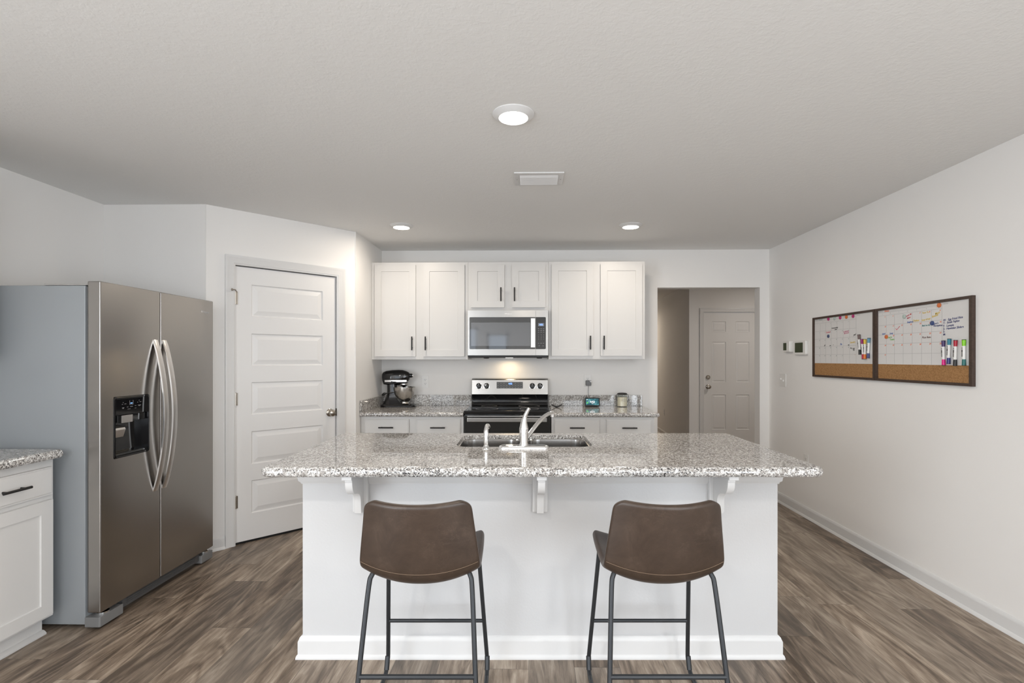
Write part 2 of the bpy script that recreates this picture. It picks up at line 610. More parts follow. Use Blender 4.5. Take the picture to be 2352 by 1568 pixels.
    def build(self, name, mats, parent=None, smooth=40, label=None, bevel=None, mods=()):
        bm = self.bm
        if smooth:
            lim = R(smooth)
            for f in bm.faces:
                f.smooth = True
            for e in bm.edges:
                if len(e.link_faces) == 2:
                    if e.calc_face_angle(0) > lim:
                        e.smooth = False
                else:
                    e.smooth = False
        me = bpy.data.meshes.new(name)
        bm.to_mesh(me)
        bm.free()
        for m in (mats if isinstance(mats, (list, tuple)) else [mats]):
            me.materials.append(m)
        o = bpy.data.objects.new(name, me)
        COL.objects.link(o)
        if parent is not None:
            o.parent = parent
        if label:
            o['label'] = label
        if smooth and smooth < 90 and len(me.polygons) < 6000:
            wn = o.modifiers.new('flat_faces', 'WEIGHTED_NORMAL')
            wn.keep_sharp = True
            wn.weight = 100
        if bevel:
            b = o.modifiers.new('bevel', 'BEVEL')
            b.width = bevel
            b.segments = 2
            b.limit_method = 'ANGLE'
            b.angle_limit = R(40)
            if smooth:
                o.modifiers.move(len(o.modifiers) - 1, 0)
        return o


FRONT = Matrix(((1, 0, 0, 0), (0, 0, -1, 0), (0, 1, 0, 0), (0, 0, 0, 1)))  # text plane XY -> XZ facing -Y


def at_front(x, y, z, roll=0.0):
    return Matrix.Translation((x, y, z)) @ FRONT @ Matrix.Rotation(roll, 4, 'Z')


def thing(name, label, cat, loc=(0, 0, 0), rz=0.0, group=None):
    o = bpy.data.objects.new(name, None)
    o.empty_display_size = 0.1
    o.location = loc
    o.rotation_euler = (0, 0, rz)
    COL.objects.link(o)
    o['label'] = label
    o['category'] = cat
    if group:
        o['group'] = group
    return o


def tag(o, label, cat, group=None):
    o['label'] = label
    o['category'] = cat
    if group:
        o['group'] = group
    return o


def struct(o, label=None, cat=None):
    o['kind'] = 'structure'
    if label:
        o['label'] = label
    if cat:
        o['category'] = cat
    return o


def struct_root(name, label, cat, loc=(0, 0, 0), rz=0.0):
    o = thing(name, label, cat, loc, rz)
    o['kind'] = 'structure'
    return o


def dup(root, loc, rz, label, group=None):
    r = root.copy()
    COL.objects.link(r)
    r.location = loc
    r.rotation_euler = (0, 0, rz)
    r['label'] = label
    if group:
        r['group'] = group
    for ch in list(root.children):
        c = ch.copy()
        COL.objects.link(c)
        c.parent = r
        for g in list(ch.children):
            d = g.copy()
            COL.objects.link(d)
            d.parent = c
    return r


def smooth_path(P, n=6):
    P = [Vector(p) for p in P]
    out = []
    for i in range(len(P) - 1):
        p0 = P[i - 1] if i > 0 else P[i] * 2 - P[i + 1]
        p1, p2 = P[i], P[i + 1]
        p3 = P[i + 2] if i + 2 < len(P) else P[i + 1] * 2 - P[i]
        for k in range(n):
            t = k / n
            out.append(0.5 * ((2 * p1) + (p2 - p0) * t + (2 * p0 - 5 * p1 + 4 * p2 - p3) * t * t + (3 * p1 - p0 - 3 * p2 + p3) * t ** 3))
    out.append(P[-1])
    return out


def rrect(x0, x1, y0, y1, r, n=6):
    rs = r if isinstance(r, (list, tuple)) else [r] * 4   # corners: (x1,y1),(x0,y1),(x0,y0),(x1,y0)
    out = []
    for (cx, cy, a0), rr in zip(((x1, y1, 0), (x0, y1, 90), (x0, y0, 180), (x1, y0, 270)), rs):
        sx = -1 if cx == x1 else 1
        sy = -1 if cy == y1 else 1
        if rr <= 0:
            out.append((cx, cy))
            continue
        for k in range(n + 1):
            a = R(a0 + 90 * k / n)
            out.append((cx + sx * rr + rr * math.cos(a), cy + sy * rr + rr * math.sin(a)))
    return out


# ------------------------------------------------------------------ room shell
H = 2.44
XL, XR, YB, YF, YREAR = -2.985, 2.380, 5.11, 3.54, -3.0
AX0, AY0, AX1, AY1 = -2.265, 3.54, -1.475, 4.345
T = 0.118

mb = MB(); mb.box(-4.0, 5.2, -3.3, 11.2, -0.08, 0.0)
struct(mb.build('floor', M['floor']), 'brown grey wood-look plank floor', 'floor')
mb = MB(); mb.box(-4.0, 5.2, -3.3, 11.2, H, H + 0.08)
struct(mb.build('ceiling', M['ceiling']), 'grey white knockdown textured ceiling', 'ceiling')
mb = MB()
mb.box(XL - T, XL, YREAR, -2.7, 0, H)
mb.box(XL - T, XL, -0.5, YF + T, 0, H)
mb.box(XL - T, XL, -2.7, -0.5, 0, 0.15)
mb.box(XL - T, XL, -2.7, -0.5, 2.15, H)
struct(mb.build('wall_left', M['wall']), 'light grey wall behind the fridge', 'wall')
mb = MB()
mb.box(XR, XR + T, YREAR, -2.6, 0, H)
mb.box(XR, XR + T, -0.6, 5.11, 0, H)
mb.box(XR, XR + T, -2.6, -0.6, 0, 0.15)
mb.box(XR, XR + T, -2.6, -0.6, 2.15, H)
struct(mb.build('wall_right', M['wall']), 'light grey wall with the calendar boards', 'wall')
mb = MB(); mb.box(XL, AX0 + 0.004, YF, YF + T, 0, H)
struct(mb.build('wall_alcove', M['wall']), 'short light grey wall beside the fridge', 'wall')
OPX0, OPX1, OPZ = 1.279, 2.287, 2.064
mb = MB()
mb.box(AX1 - T, OPX0, YB, YB + T, 0, H)
mb.box(OPX1, XR + T, YB, YB + T, 0, H)
mb.box(OPX0, OPX1, YB, YB + T, OPZ, H)
struct(mb.build('wall_back', M['wall']), 'light grey kitchen back wall with doorway opening', 'wall')
mb = MB(); mb.box(AX1 - T, AX1, AY1 - 0.01, YB, 0, H)
struct(mb.build('wall_return', M['wall']), 'short wall beside the left back countertop', 'wall')

# angled pantry wall (local x along the wall, front = -Y)
ANG = math.atan2(AY1 - AY0, AX1 - AX0)
LEN = math.hypot(AX1 - AX0, AY1 - AY0)
DX0, DX1, DZ1 = 0.192, 0.952, 2.036
wp = struct_root('wall_pantry', 'angled light grey wall around the pantry door', 'wall', (AX0, AY0, 0), ANG)
mb = MB()
mb.box(0, DX0 - 0.012, 0, 0.11, 0, H)
mb.box(DX1 + 0.012, LEN, 0, 0.11, 0, H)
mb.box(DX0 - 0.012, DX1 + 0.012, 0, 0.11, DZ1 + 0.012, H)
o = mb.build('wall_surface', M['wall'], wp)
# black sheet standing for the unlit pantry behind the door
mb = MB(); mb.box(0.05, LEN - 0.05, 0.115, 0.125, 0, H)
mb.build('pantry_dark_sheet', M['dark'], wp)


def casing_profile(w):   # (across, out)
    return [(0, 0), (0, 0.017), (w * 0.12, 0.019), (w * 0.30, 0.017), (w * 0.36, 0.013), (w * 0.70, 0.011), (w * 0.80, 0.013), (w * 0.9, 0.009), (w, 0.007), (w, 0)]


def door_casing(name, label, root_loc, rz, x0, x1, z1, w):
    t = struct_root(name, label, 'door trim', root_loc, rz)
    pr = casing_profile(w)
    mb = MB()
    rings = []
    for cx, cz, sx, sz in ((x0, 0, -1, 0), (x0, z1, -1, 1), (x1, z1, 1, 1), (x1, 0, 1, 0)):
        rings.append([(cx + sx * (w - a), -o_, cz + sz * (w - a)) for a, o_ in pr])
    mb.rings(rings, caps=True)
    mb.build('casing', M['trim'], t)
    mb = MB()
    mb.box(x0 - 0.010, x0, 0.0, 0.11, 0, z1)
    mb.box(x1, x1 + 0.010, 0.0, 0.11, 0, z1)
    mb.box(x0 - 0.010, x1 + 0.010, 0.0, 0.11, z1, z1 + 0.010)
    mb.build('jamb', M['trim'], t)
    return t


door_casing('trim_1', 'white moulded casing around the pantry door', (AX0, AY0, 0), ANG, DX0 - 0.002, DX1 + 0.002, DZ1 + 0.004, 0.068)

RAISED = [(0.003, 0.0), (0.009, 0.010), (0.014, 0.010), (0.047, 0.0015)]
d1 = struct_root('door_1', 'white five-panel pantry door in the angled wall', 'door', (AX0, AY0, 0), ANG)
mb = MB()
pans = [(0.300, 0.846, a, b) for a, b in ((0.207, 0.456), (0.572, 0.821), (0.939, 1.186), (1.302, 1.548), (1.668, 1.912))]
mb.panel_slab(DX0 + 0.003, DX1 - 0.003, 0.016, DZ1 - 0.003, 0.036, pans, RAISED, y=0.012)
slab = mb.build('door_slab', M['door'], d1, smooth=None)
for hz in (0.313, 1.063, 1.800):
    mb = MB()
    mb.cyl((DX0, -0.002, hz - 0.045), (DX0, -0.002, hz + 0.045), 0.0065, n=12)
    mb.box(DX0 - 0.001, DX0 + 0.016, 0.004, 0.0125, hz - 0.045, hz + 0.045)
    mb.lathe([(0.001, 0), (0.0045, 0.002), (0.0055, 0.006), (0.0065, 0.007)], 10, Matrix.Translation((DX0, -0.002, hz + 0.045)) @ Matrix.Diagonal((1, 1, -1, 1)) @ Matrix.Translation((0, 0, -0.007)))
    mb.build('hinge', M['nickel'], d1)
mb = MB()
mb.tube(smooth_path([(DX0, -0.004, 1.852), (DX0 - 0.006, -0.02, 1.857), (DX0 - 0.028, -0.035, 1.855)], 4), 0.004, 8)
mb.lathe([(0.004, 0), (0.009, 0.002), (0.009, 0.010), (0.004, 0.012)], 12, Matrix.Translation((DX0 - 0.026, -0.034, 1.855)) @ Matrix.Rotation(R(-90), 4, 'Y'))
mb.tube([(DX0, -0.004, 1.852), (DX0 + 0.010, -0.006, 1.842)], 0.0035, 8)
mb.build('door_stop', M['nickel'], d1, label='small metal hinge-pin door stop')
mb = MB()
KN = [(0.0, 0.0), (0.032, 0.0), (0.032, 0.004), (0.026, 0.010), (0.012, 0.013), (0.011, 0.028), (0.018, 0.034), (0.0265, 0.044), (0.0285, 0.054), (0.024, 0.064), (0.012, 0.069), (0.0, 0.070)]
mb.lathe([(max(r, 0.0005), z) for r, z in KN], 28, Matrix.Translation((0.902, 0.012, 0.914)) @ Matrix.Rotation(R(90), 4, 'X'))
mb.build('knob', M['nickel'], d1, label='satin nickel round knob')
mb = MB()
mb.box(DX1 - 0.002, DX1 + 0.004, -0.003, 0.012, 0.885, 0.945)
mb.build('strike_plate', M['nbrown'], d1)
mb = MB()
mb.box(DX0, DX1, 0.012, 0.05, 0.0005, 0.012)  # black strip painted as the shade under the door
mb.build('gap_strip', M['dark'], d1, label='black strip as the shaded gap under the door')


# baseboards
def bb_profile(h=0.092):  # (out, z)
    return [(0, 0), (0.024, 0), (0.024, 0.006), (0.019, 0.016), (0.0135, 0.019), (0.0135, h * 0.78), (0.010, h * 0.86), (0.0085, h * 0.94), (0.004, h), (0, h)]


def baseboard(name, label, loc, rz, L, h=0.092):
    mb = MB()
    mb.prism([(-o_, z) for o_, z in bb_profile(h)], 0, L, 'x')
    o = mb.build(name, M['trim'])
    o.location = loc
    o.rotation_euler = (0, 0, rz)
    return struct(o, label, 'baseboard')


baseboard('baseboard_right', 'white moulded baseboard along the right wall', (XR, 5.11, 0), -PI / 2, 5.11 - YREAR)
baseboard('baseboard_pantry', 'short white baseboard between fridge and pantry door', (AX0, AY0, 0), ANG, DX0 - 0.072)
baseboard('baseboard_return', 'short white baseboard right of the pantry door', (AX0 + math.cos(ANG) * (DX1 + 0.074), AY0 + math.sin(ANG) * (DX1 + 0.074), 0), ANG, LEN - DX1 - 0.074)
baseboard('baseboard_doorway', 'white baseboard right of the hallway opening', (OPX1, YB, 0), 0, XR - OPX1)

# hall beyond the opening
YH = 7.4
HX = 2.306
mb = MB()
mb.box(HX, 2.513 - 0.012, YH, YH + T, 0, H)
mb.box(3.30 + 0.012, 4.6, YH, YH + T, 0, H)
mb.box(2.513 - 0.012, 3.30 + 0.012, YH, YH + T, 2.03, H)
struct(mb.build('wall_hall_front', M['wall']), 'dim hallway wall around the six-panel door', 'wall')
mb = MB()
mb.rings([[(HX, YH + T, 0), (HX + 0.1, YH + T, 0), (HX + 0.1, YH + T, H), (HX, YH + T, H)],
          [(HX + 0.13, 10.6, 0), (HX + 0.23, 10.6, 0), (HX + 0.23, 10.6, H), (HX + 0.13, 10.6, H)]])
struct(mb.build('wall_hall_side', M['wall']), 'dim hallway side wall receding past the opening', 'wall')
mb = MB(); mb.box(-2.0, HX + 0.3, 10.6, 10.7, 0, H)
struct(mb.build('wall_hall_end', M['wall']), 'far end wall of the hallway', 'wall')
mb = MB(); mb.box(-2.1, -2.0, YB + T, 10.7, 0, H)
struct(mb.build('wall_hall_left', M['wall']), 'left wall of the hallway', 'wall')
mb = MB(); mb.box(4.6, 4.7, YB, YH + T, 0, H)
mb.box(XR + T, 4.7, YB, YB + T, 0, H)
struct(mb.build('wall_hall_right', M['wall']), 'right wall of the hallway', 'wall')
o = baseboard('baseboard_hall', 'white baseboard of the hallway side wall', (HX + 0.13, 10.6, 0), -PI / 2 - math.atan2(0.13, 3.2), 3.2)
door_casing('trim_2', 'white casing around the hallway door', (0, YH, 0), 0, 2.513, 3.30, 2.022, 0.06)
d2 = struct_root('door_2', 'six-panel hallway door with deadbolt and knob', 'door', (0, YH, 0), 0)
mb = MB()
p6 = []
for a, b in ((2.632, 2.838), (2.970, 3.172)):
    for c_, d_ in ((0.332, 0.847), (1.014, 1.604), (1.738, 1.898)):
        p6.append((a, b, c_, d_))
mb.panel_slab(2.516, 3.297, 0.012, 2.019, 0.04, p6, [(0.004, -0.002), (0.012, 0.008), (0.018, 0.008), (0.036, 0.001)], y=0.012)
mb.build('door_slab', M['door'], d2, smooth=None)
mb = MB()
mb.lathe([(max(r, 0.0005) * 1.0, z) for r, z in KN], 20, Matrix.Translation((2.577, 0.012, 0.953)) @ Matrix.Rotation(R(90), 4, 'X'))
mb.build('knob', M['nickel'], d2)
mb = MB()
mb.lathe([(0.0005, 0), (0.031, 0), (0.031, 0.012), (0.026, 0.018), (0.0005, 0.018)], 20, Matrix.Translation((2.577, 0.012, 1.090)) @ Matrix.Rotation(R(90), 4, 'X'))
mb.box(2.572, 2.582, -0.03, -0.006, 1.075, 1.105, 0.003)
mb.build('deadbolt', M['nickel'], d2)

# rear wall (behind the viewpoint) with a sliding door and a door lite; rear right and left side windows are unseen, added for light
mb = MB()
for x0, x1, z0, z1 in ((XL - T, -2.6, 0, H), (-1.24, -1.02, 0, H), (-0.50, 0.85, 0, H), (2.25, XR + T, 0, H), (0.85, 2.25, 0, 0.2), (0.85, 2.25, 2.1, H), (-2.6, -1.24, 2.12, H), (-1.02, -0.50, 1.97, H), (-1.02, -0.50, 0, 1.0)):
    mb.box(x0, x1, YREAR - T, YREAR, z0, z1)
struct(mb.build('wall_rear', M['wall']), 'rear wall with sliding door and door lite', 'wall')


def window(name, label, loc, rz, x0, x1, z0, z1, mull):
    t = struct_root(name, label, 'window', loc, rz)
    mb = MB()
    w = 0.05
    for a in ((x0, x0 + w, z0, z1), (x1 - w, x1, z0, z1), (x0, x1, z1 - w, z1), (x0, x1, z0, z0 + w)):
        mb.box(a[0], a[1], -0.10, -0.03, a[2], a[3])
    for mx in mull:
        mb.box(mx - 0.035, mx + 0.035, -0.10, -0.03, z0, z1)
    mb.build('window_frame', M['trim'], t)


window('window_1', 'white sliding door in the rear wall', (0, YREAR, 0), 0, -2.6, -1.24, 0, 2.12, (-1.92,))
window('window_2', 'white door lite in the rear wall', (0, YREAR, 0), 0, -1.02, -0.50, 1.0, 1.97, ())
window('added_window_4', 'white window at the right of the rear wall', (0, YREAR, 0), 0, 0.85, 2.25, 0.2, 2.1, (1.55,))
window('window_5', 'large white window in the right wall of the living side', (XR, -1.6, 0), PI / 2 * -1, -1.0, 1.0, 0.15, 2.15, (0,))
window('added_window_3', 'large white window in the left wall of the living side', (XL, -1.6, 0), -PI / 2, -1.1, 1.1, 0.15, 2.15, (0,))


# ------------------------------------------------------------------ ceiling fittings
def can_light(loc, label):
    t = thing('recessed_light', label, 'ceiling light', loc, 0, 'recessed ceiling lights')
    mb = MB()
    mb.lathe([(0.0925, 0.0), (0.0925, -0.003), (0.089, -0.006), (0.068, -0.018), (0.0645, -0.019), (0.0645, -0.014), (0.0645, 0.0)], 48, caps=False)
    mb.build('trim_ring', M['trim'], t)
    mb = MB()
    mb.lathe([(0.0645, -0.0165), (0.0645, -0.0175), (0.03, -0.0185), (0.001, -0.0188)], 40, caps=True)
    mb.build('lens', M['lens'], t)
    return t


c0 = can_light((CANS[0][0], CANS[0][1], H), 'lit round ceiling light nearest the viewer, above the island')
dup(c0, (CANS[1][0], CANS[1][1], H), 0, 'lit round ceiling light above the stand mixer side, left of the two by the cabinets')
dup(c0, (CANS[2][0], CANS[2][1], H), 0, 'lit round ceiling light nearest the hallway opening')

vt = thing('ceiling_vent', 'white louvred air vent in the ceiling beyond the large light', 'vent', (0.060, 3.071, H))
mb = MB()
hx, hy = 0.1455, 0.1065
ox, oy = 0.113, 0.072
for a in ((-hx, hx, -hy, -oy), (-hx, hx, oy, hy), (-hx, -ox, -oy, oy), (ox, hx, -oy, oy)):
    mb.box(a[0], a[1], a[2], a[3], -0.007, 0, 0.0015)
mb.build('vent_frame', M['trim'], vt)
for k in range(6):
    mb = MB()
    yy = -oy + 0.012 + k * 0.024
    mb.box(-ox, ox, -0.011, 0.011, -0.001, 0.001, M4=Matrix.Translation((0, yy, -0.009)) @ Matrix.Rotation(R(-32), 4, 'X'))
    mb.build('louvre', M['trim'], vt)
mb = MB(); mb.box(-ox, ox, -oy, oy, -0.0012, 0)
mb.build('duct', M['fplastic'], vt)
for sx in (-0.13, 0.13):
    mb = MB(); mb.lathe([(0.0005, -0.0085), (0.004, -0.0075), (0.004, -0.006)], 10, Matrix.Translation((sx, 0, 0)))
    mb.build('screw', M['print_grey'], vt)


# ------------------------------------------------------------------ cabinets
SHAKER = [(0.002, 0.0072)]


def bar_pull(parent, x, z, L, vertical, y0):
    mb = MB()
    if vertical:
        a, b = (x, y0 - 0.028, z - L / 2), (x, y0 - 0.028, z + L / 2)
        ps = [(x, z - L * 0.32), (x, z + L * 0.32)]
    else:
        a, b = (x - L / 2, y0 - 0.028, z), (x + L / 2, y0 - 0.028, z)
        ps = [(x - L * 0.32, z), (x + L * 0.32, z)]
    mb.cyl(a, b, 0.0062, n=14)
    for px, pz in ps:
        mb.cyl((px, y0 - 0.028, pz), (px, y0 + 0.002, pz), 0.0045, n=10)
    return mb.build('handle', M['black'], parent, label='black bar pull')


def cab_door(root, x0, x1, z0, z1, hx=None, hz=None, vertical=True, stile=0.0605):
    mb = MB()
    mb.panel_slab(x0, x1, z0, z1, 0.019, [(x0 + stile, x1 - stile, z0 + stile, z1 - stile)], SHAKER, y=-0.0195)
    d = mb.build('door', M['cab'], root, smooth=None)
    if hx is not None:
        bar_pull(d, hx, hz, 0.128, vertical, -0.0195)
    return d


def cab_drawer(root, x0, x1, z0, z1):
    mb = MB()
    mb.panel_slab(x0, x1, z0, z1, 0.019, [(x0 + 0.005, x1 - 0.005, z0 + 0.005, z1 - 0.005)], [(0.004, -0.003)], y=-0.0165)
    d = mb.build('drawer', M['cab'], root, smooth=None)
    bar_pull(d, (x0 + x1) / 2, (z0 + z1) / 2, 0.128, False, -0.0195)
    return d


def cab_box(root, x0, x1, z0, z1, D, toe=False):
    mb = MB()
    if toe:
        mb.box(x0, x1, 0, D, 0.095, z1)
        mb.box(x0, x1, 0.055, D, 0.0, 0.095)
    else:
        mb.box(x0, x1, 0, D, z0, z1)
    return mb.build('carcass', M['cab'], root, bevel=0.0015)


UY = 4.775
UD = YB - UY - 0.002
u1 = thing('upper_cabinet', 'tall white two-door wall cabinet left of the microwave', 'cabinet', (0, UY, 0), 0, 'wall cabinets on the back wall')
cab_box(u1, -1.4735, -0.5695, 1.350, 2.260, UD)
cab_door(u1, -1.442, -1.057, 1.379, 2.233, -1.086, 1.500)
cab_door(u1, -0.988, -0.600, 1.379, 2.233, -0.960, 1.500)
u2 = thing('upper_cabinet', 'short white two-door wall cabinet above the microwave', 'cabinet', (0, UY, 0), 0, 'wall cabinets on the back wall')
cab_box(u2, -0.5685, 0.1835, 1.806, 2.260, UD)
cab_door(u2, -0.540, -0.228, 1.835, 2.232, -0.258, 1.954)
cab_door(u2, -0.157, 0.154, 1.835, 2.232, -0.132, 1.954)
u3 = thing('upper_cabinet', 'tall white two-door wall cabinet right of the microwave', 'cabinet', (0, UY, 0), 0, 'wall cabinets on the back wall')
cab_box(u3, 0.1845, 1.078, 1.353, 2.262, UD)
cab_door(u3, 0.213, 0.598, 1.384, 2.235, 0.569, 1.506)
cab_door(u3, 0.666, 1.051, 1.384, 2.235, 0.695, 1.506)

BY = 4.462
CH = 0.890
b1 = thing('base_cabinet', 'white base cabinet with two drawers left of the range', 'cabinet', (0, BY, 0), 0, 'base cabinets on the back wall')
cab_box(b1, -1.473, -0.570, 0, CH - 0.037, YB - BY - 0.002, True)
cab_drawer(b1, -1.436, -1.047, 0.690, 0.829)
cab_drawer(b1, -0.984, -0.596, 0.690, 0.829)
cab_door(b1, -1.436, -1.047, 0.125, 0.665, -1.076, 0.58)
cab_door(b1, -0.984, -0.596, 0.125, 0.665, -0.955, 0.58)
b2 = thing('base_cabinet', 'white base cabinet with two drawers right of the range', 'cabinet', (0, BY, 0), 0, 'base cabinets on the back wall')
cab_box(b2, 0.197, 1.090, 0, CH - 0.037, YB - BY - 0.002, True)
cab_drawer(b2, 0.224, 0.612, 0.692, 0.831)
cab_drawer(b2, 0.674, 1.062, 0.692, 0.831)
cab_door(b2, 0.224, 0.612, 0.125, 0.665, 0.583, 0.58)
cab_door(b2, 0.674, 1.062, 0.125, 0.665, 0.703, 0.58)

k1 = thing('countertop', 'granite countertop with backsplash under the stand mixer', 'countertop', (0, 0, 0))
mb = MB(); mb.slab(rrect(-1.473, -0.569, 4.425, YB - 0.002, [0, 0, 0, 0.004], 3), CH - 0.036, CH, 0.012)
mb.build('stone_top', M['granite'], k1)
mb = MB(); mb.box(-1.473, -0.569, YB - 0.022, YB - 0.002, CH, CH + 0.107, 0.002)
mb.build('backsplash', M['granite'], k1)
mb = MB(); mb.box(-1.473, -1.453, 4.427, YB - 0.022, CH, CH + 0.103, 0.002)
mb.build('side_splash', M['granite'], k1)
k2 = thing('countertop', 'granite countertop with backsplash under the clock display and candle', 'countertop', (0, 0, 0))
mb = MB(); mb.slab(rrect(0.197, 1.132, 4.425, YB - 0.002, [0, 0, 0, 0.022], 5), CH - 0.036, CH, 0.014)
mb.build('stone_top', M['granite'], k2)
mb = MB(); mb.box(0.197, 1.122, YB - 0.022, YB - 0.002, CH, CH + 0.107, 0.002)
mb.build('backsplash', M['granite'], k2)

# left foreground run (faces +X)
LX = -2.349
for nm, y0, y1, lab in (('base_cabinet', 2.04, 2.482, 'white drawer and door base cabinet beside the fridge'),
                        ('base_cabinet', 1.12, 2.038, 'white base cabinet on the left wall, farther from the fridge')):
    b3 = thing(nm, lab, 'cabinet', (LX, (y0 + y1) / 2, 0), PI / 2, 'base cabinets on the left wall')
    w = (y1 - y0) / 2
    cab_box(b3, -w, w, 0, 0.872, LX - XL - 0.002, True)
    mb = MB(); mb.prism([(0.055, 0), (0.033, 0), (0.033, 0.008), (0.045, 0.019), (0.055, 0.021)], -w, w, 'x')
    mb.build('shoe_moulding', M['cab'], b3)
    if w < 0.3:
        cab_drawer(b3, -w + 0.022, w - 0.020, 0.698, 0.832)
        cab_door(b3, -w + 0.022, w - 0.020, 0.113, 0.672)
    else:
        cab_drawer(b3, -w + 0.03, -0.03, 0.698, 0.832)
        cab_drawer(b3, 0.03, w - 0.03, 0.698, 0.832)
        cab_door(b3, -w + 0.03, -0.03, 0.113, 0.672, -0.065, 0.58)
        cab_door(b3, 0.03, w - 0.03, 0.113, 0.672, 0.065, 0.58)
k3 = thing('countertop', 'granite countertop end beside the fridge', 'countertop', (0, 0, 0))
mb = MB(); mb.slab(rrect(XL + 0.002, -2.292, 1.10, 2.490, [0.022, 0, 0, 0.004], 5), 0.872, 0.914, 0.016)
mb.build('stone_top', M['granite'], k3)
mb = MB(); mb.box(XL + 0.002, XL + 0.022, 1.10, 2.490, 0.914, 1.02, 0.002)
mb.build('backsplash', M['granite'], k3)
u4 = thing('upper_cabinet', 'white wall cabinet above the left countertop', 'cabinet', (-2.655, 1.79, 0), PI / 2)
cab_box(u4, -0.67, 0.67, 1.35, 2.26, 0.328)
cab_door(u4, -0.64, -0.03, 1.38, 2.233, -0.06, 1.5)
cab_door(u4, 0.03, 0.64, 1.38, 2.233, 0.06, 1.5)


# ------------------------------------------------------------------ island (turned with the viewpoint's axis)
def cam_to_world(xc, zc):
    c, s = math.cos(YAW), math.sin(YAW)
    return xc * c - zc * s, xc * s + zc * c


IX, IZ = 0.097, 2.60
iw = cam_to_world(IX, IZ)
isl = thing('island', 'white kitchen island with painted panel front and corbels', 'island', (iw[0], iw[1], 0), YAW)
FY = 2.332 - IZ           # panel face
BW0, BW1 = -0.987 - IX, 1.180 - IX
BK = 3.035 - IZ
mb = MB()
mb.box(BW0, BW1, FY, FY + 0.11, 0, 0.871, 0.003)
mb.box(BW0, BW0 + 0.02, FY + 0.10, BK, 0, 0.871)
mb.box(BW1 - 0.02, BW1, FY + 0.10, BK, 0, 0.871)
mb.box(BW0, BW1, BK - 0.02, BK, 0, 0.871)
mb.build('body', M['island'], isl)


def wrap_prof(prof, name, m):
    mb = MB()
    rings = []
    for cx, cy, sx, sy in ((BW0, BK, -1, 0), (BW0, FY, -1, -1), (BW1, FY, 1, -1), (BW1, BK, 1, 0)):
        rings.append([(cx + sx * o_, cy + sy * o_, z) for o_, z in prof])
    mb.rings(rings, caps=True)
    return mb.build(name, m, isl)


wrap_prof([(-0.01, 0), (0.023, 0), (0.023, 0.007), (0.020, 0.016), (0.0155, 0.020), (0.0155, 0.076), (0.012, 0.084), (0.009, 0.093), (0.002, 0.100), (-0.01, 0.100)], 'baseboard', M['trim'])
wrap_prof([(-0.01, 0.790), (0.004, 0.790), (0.006, 0.797), (0.014, 0.805), (0.016, 0.820), (0.025, 0.832), (0.025, 0.8715), (-0.01, 0.8715)], 'top_moulding', M['trim'])
for cxw in (-0.716, 0.095, 0.893):
    x = cxw - IX
    f0 = FY + 0.001
    mb = MB(); mb.box(x - 0.034, x + 0.034, f0 - 0.026, f0, 0.668, 0.8705, 0.002)
    cb = mb.build('corbel', M['trim'], isl)
    mb = MB()
    pts = [(f0 - 0.024, 0.8705), (f0 - 0.205, 0.8705), (f0 - 0.205, 0.852), (f0 - 0.186, 0.852), (f0 - 0.186, 0.840)]
    # cove then rounded belly
    for k in range(9):
        a = R(90 * k / 8)
        pts.append((f0 - 0.186 + 0.002 + 0.052 * (1 - math.cos(a)), 0.840 - 0.062 * math.sin(a)))
    pts.append((f0 - 0.118, 0.776))
    for k in range(9):
        a = R(90 * k / 8)
        pts.append((f0 - 0.118 + 0.052 * math.sin(a), 0.774 - 0.052 * (1 - math.cos(a))))
    pts += [(f0 - 0.062, 0.690), (f0 - 0.060, 0.672), (f0 - 0.024, 0.668)]
    mb.prism(pts, x - 0.0155, x + 0.0155, 'x')
    mb.box(x - 0.021, x + 0.021, f0 - 0.21, f0 - 0.024, 0.853, 0.8705, 0.002)
    mb.build('scroll', M['trim'], cb, bevel=0.0015)

ct = thing('countertop', 'large granite countertop on the white island', 'countertop', (iw[0], iw[1], 0), YAW)
CX0, CX1 = -1.069 - IX, 1.261 - IX
CY0, CY1 = 2.085 - IZ, 3.078 - IZ
hole = rrect(-0.322 - IX, 0.378 - IX, 2.585 - IZ, 2.975 - IZ, 0.065, 8)
mb = MB(); mb.slab(rrect(CX0, CX1, CY0, CY1, 0.048, 8), 0.872, 0.914, 0.021, hole)
mb.build('stone_top', M['granite'], ct)

sk = thing('sink', 'stainless double-bowl undermount sink in the island', 'sink', (iw[0], iw[1], 0), YAW)
mb = MB()
fl = rrect(-0.345 - IX, 0.401 - IX, 2.562 - IZ, 2.998 - IZ, 0.08, 8)
bowls = [(-0.318 - IX, 0.010 - IX), (0.046 - IX, 0.374 - IX)]


def bowl(mb, x0, x1):
    y0, y1 = 2.589 - IZ, 2.971 - IZ
    rg = []
    for ins, z in ((-0.004, 0.8925), (0.0, 0.889), (0.003, 0.86), (0.006, 0.73), (0.016, 0.695), (0.045, 0.682), (0.10, 0.680)):
        rg.append([(p[0], p[1], z) for p in rrect(x0 + ins, x1 - ins, y0 + ins, y1 - ins, max(0.075 - ins * 0.4, 0.02), 8)])
    mb.rings(rg, caps=False)
    bm = mb.bm
    return rg[-1]


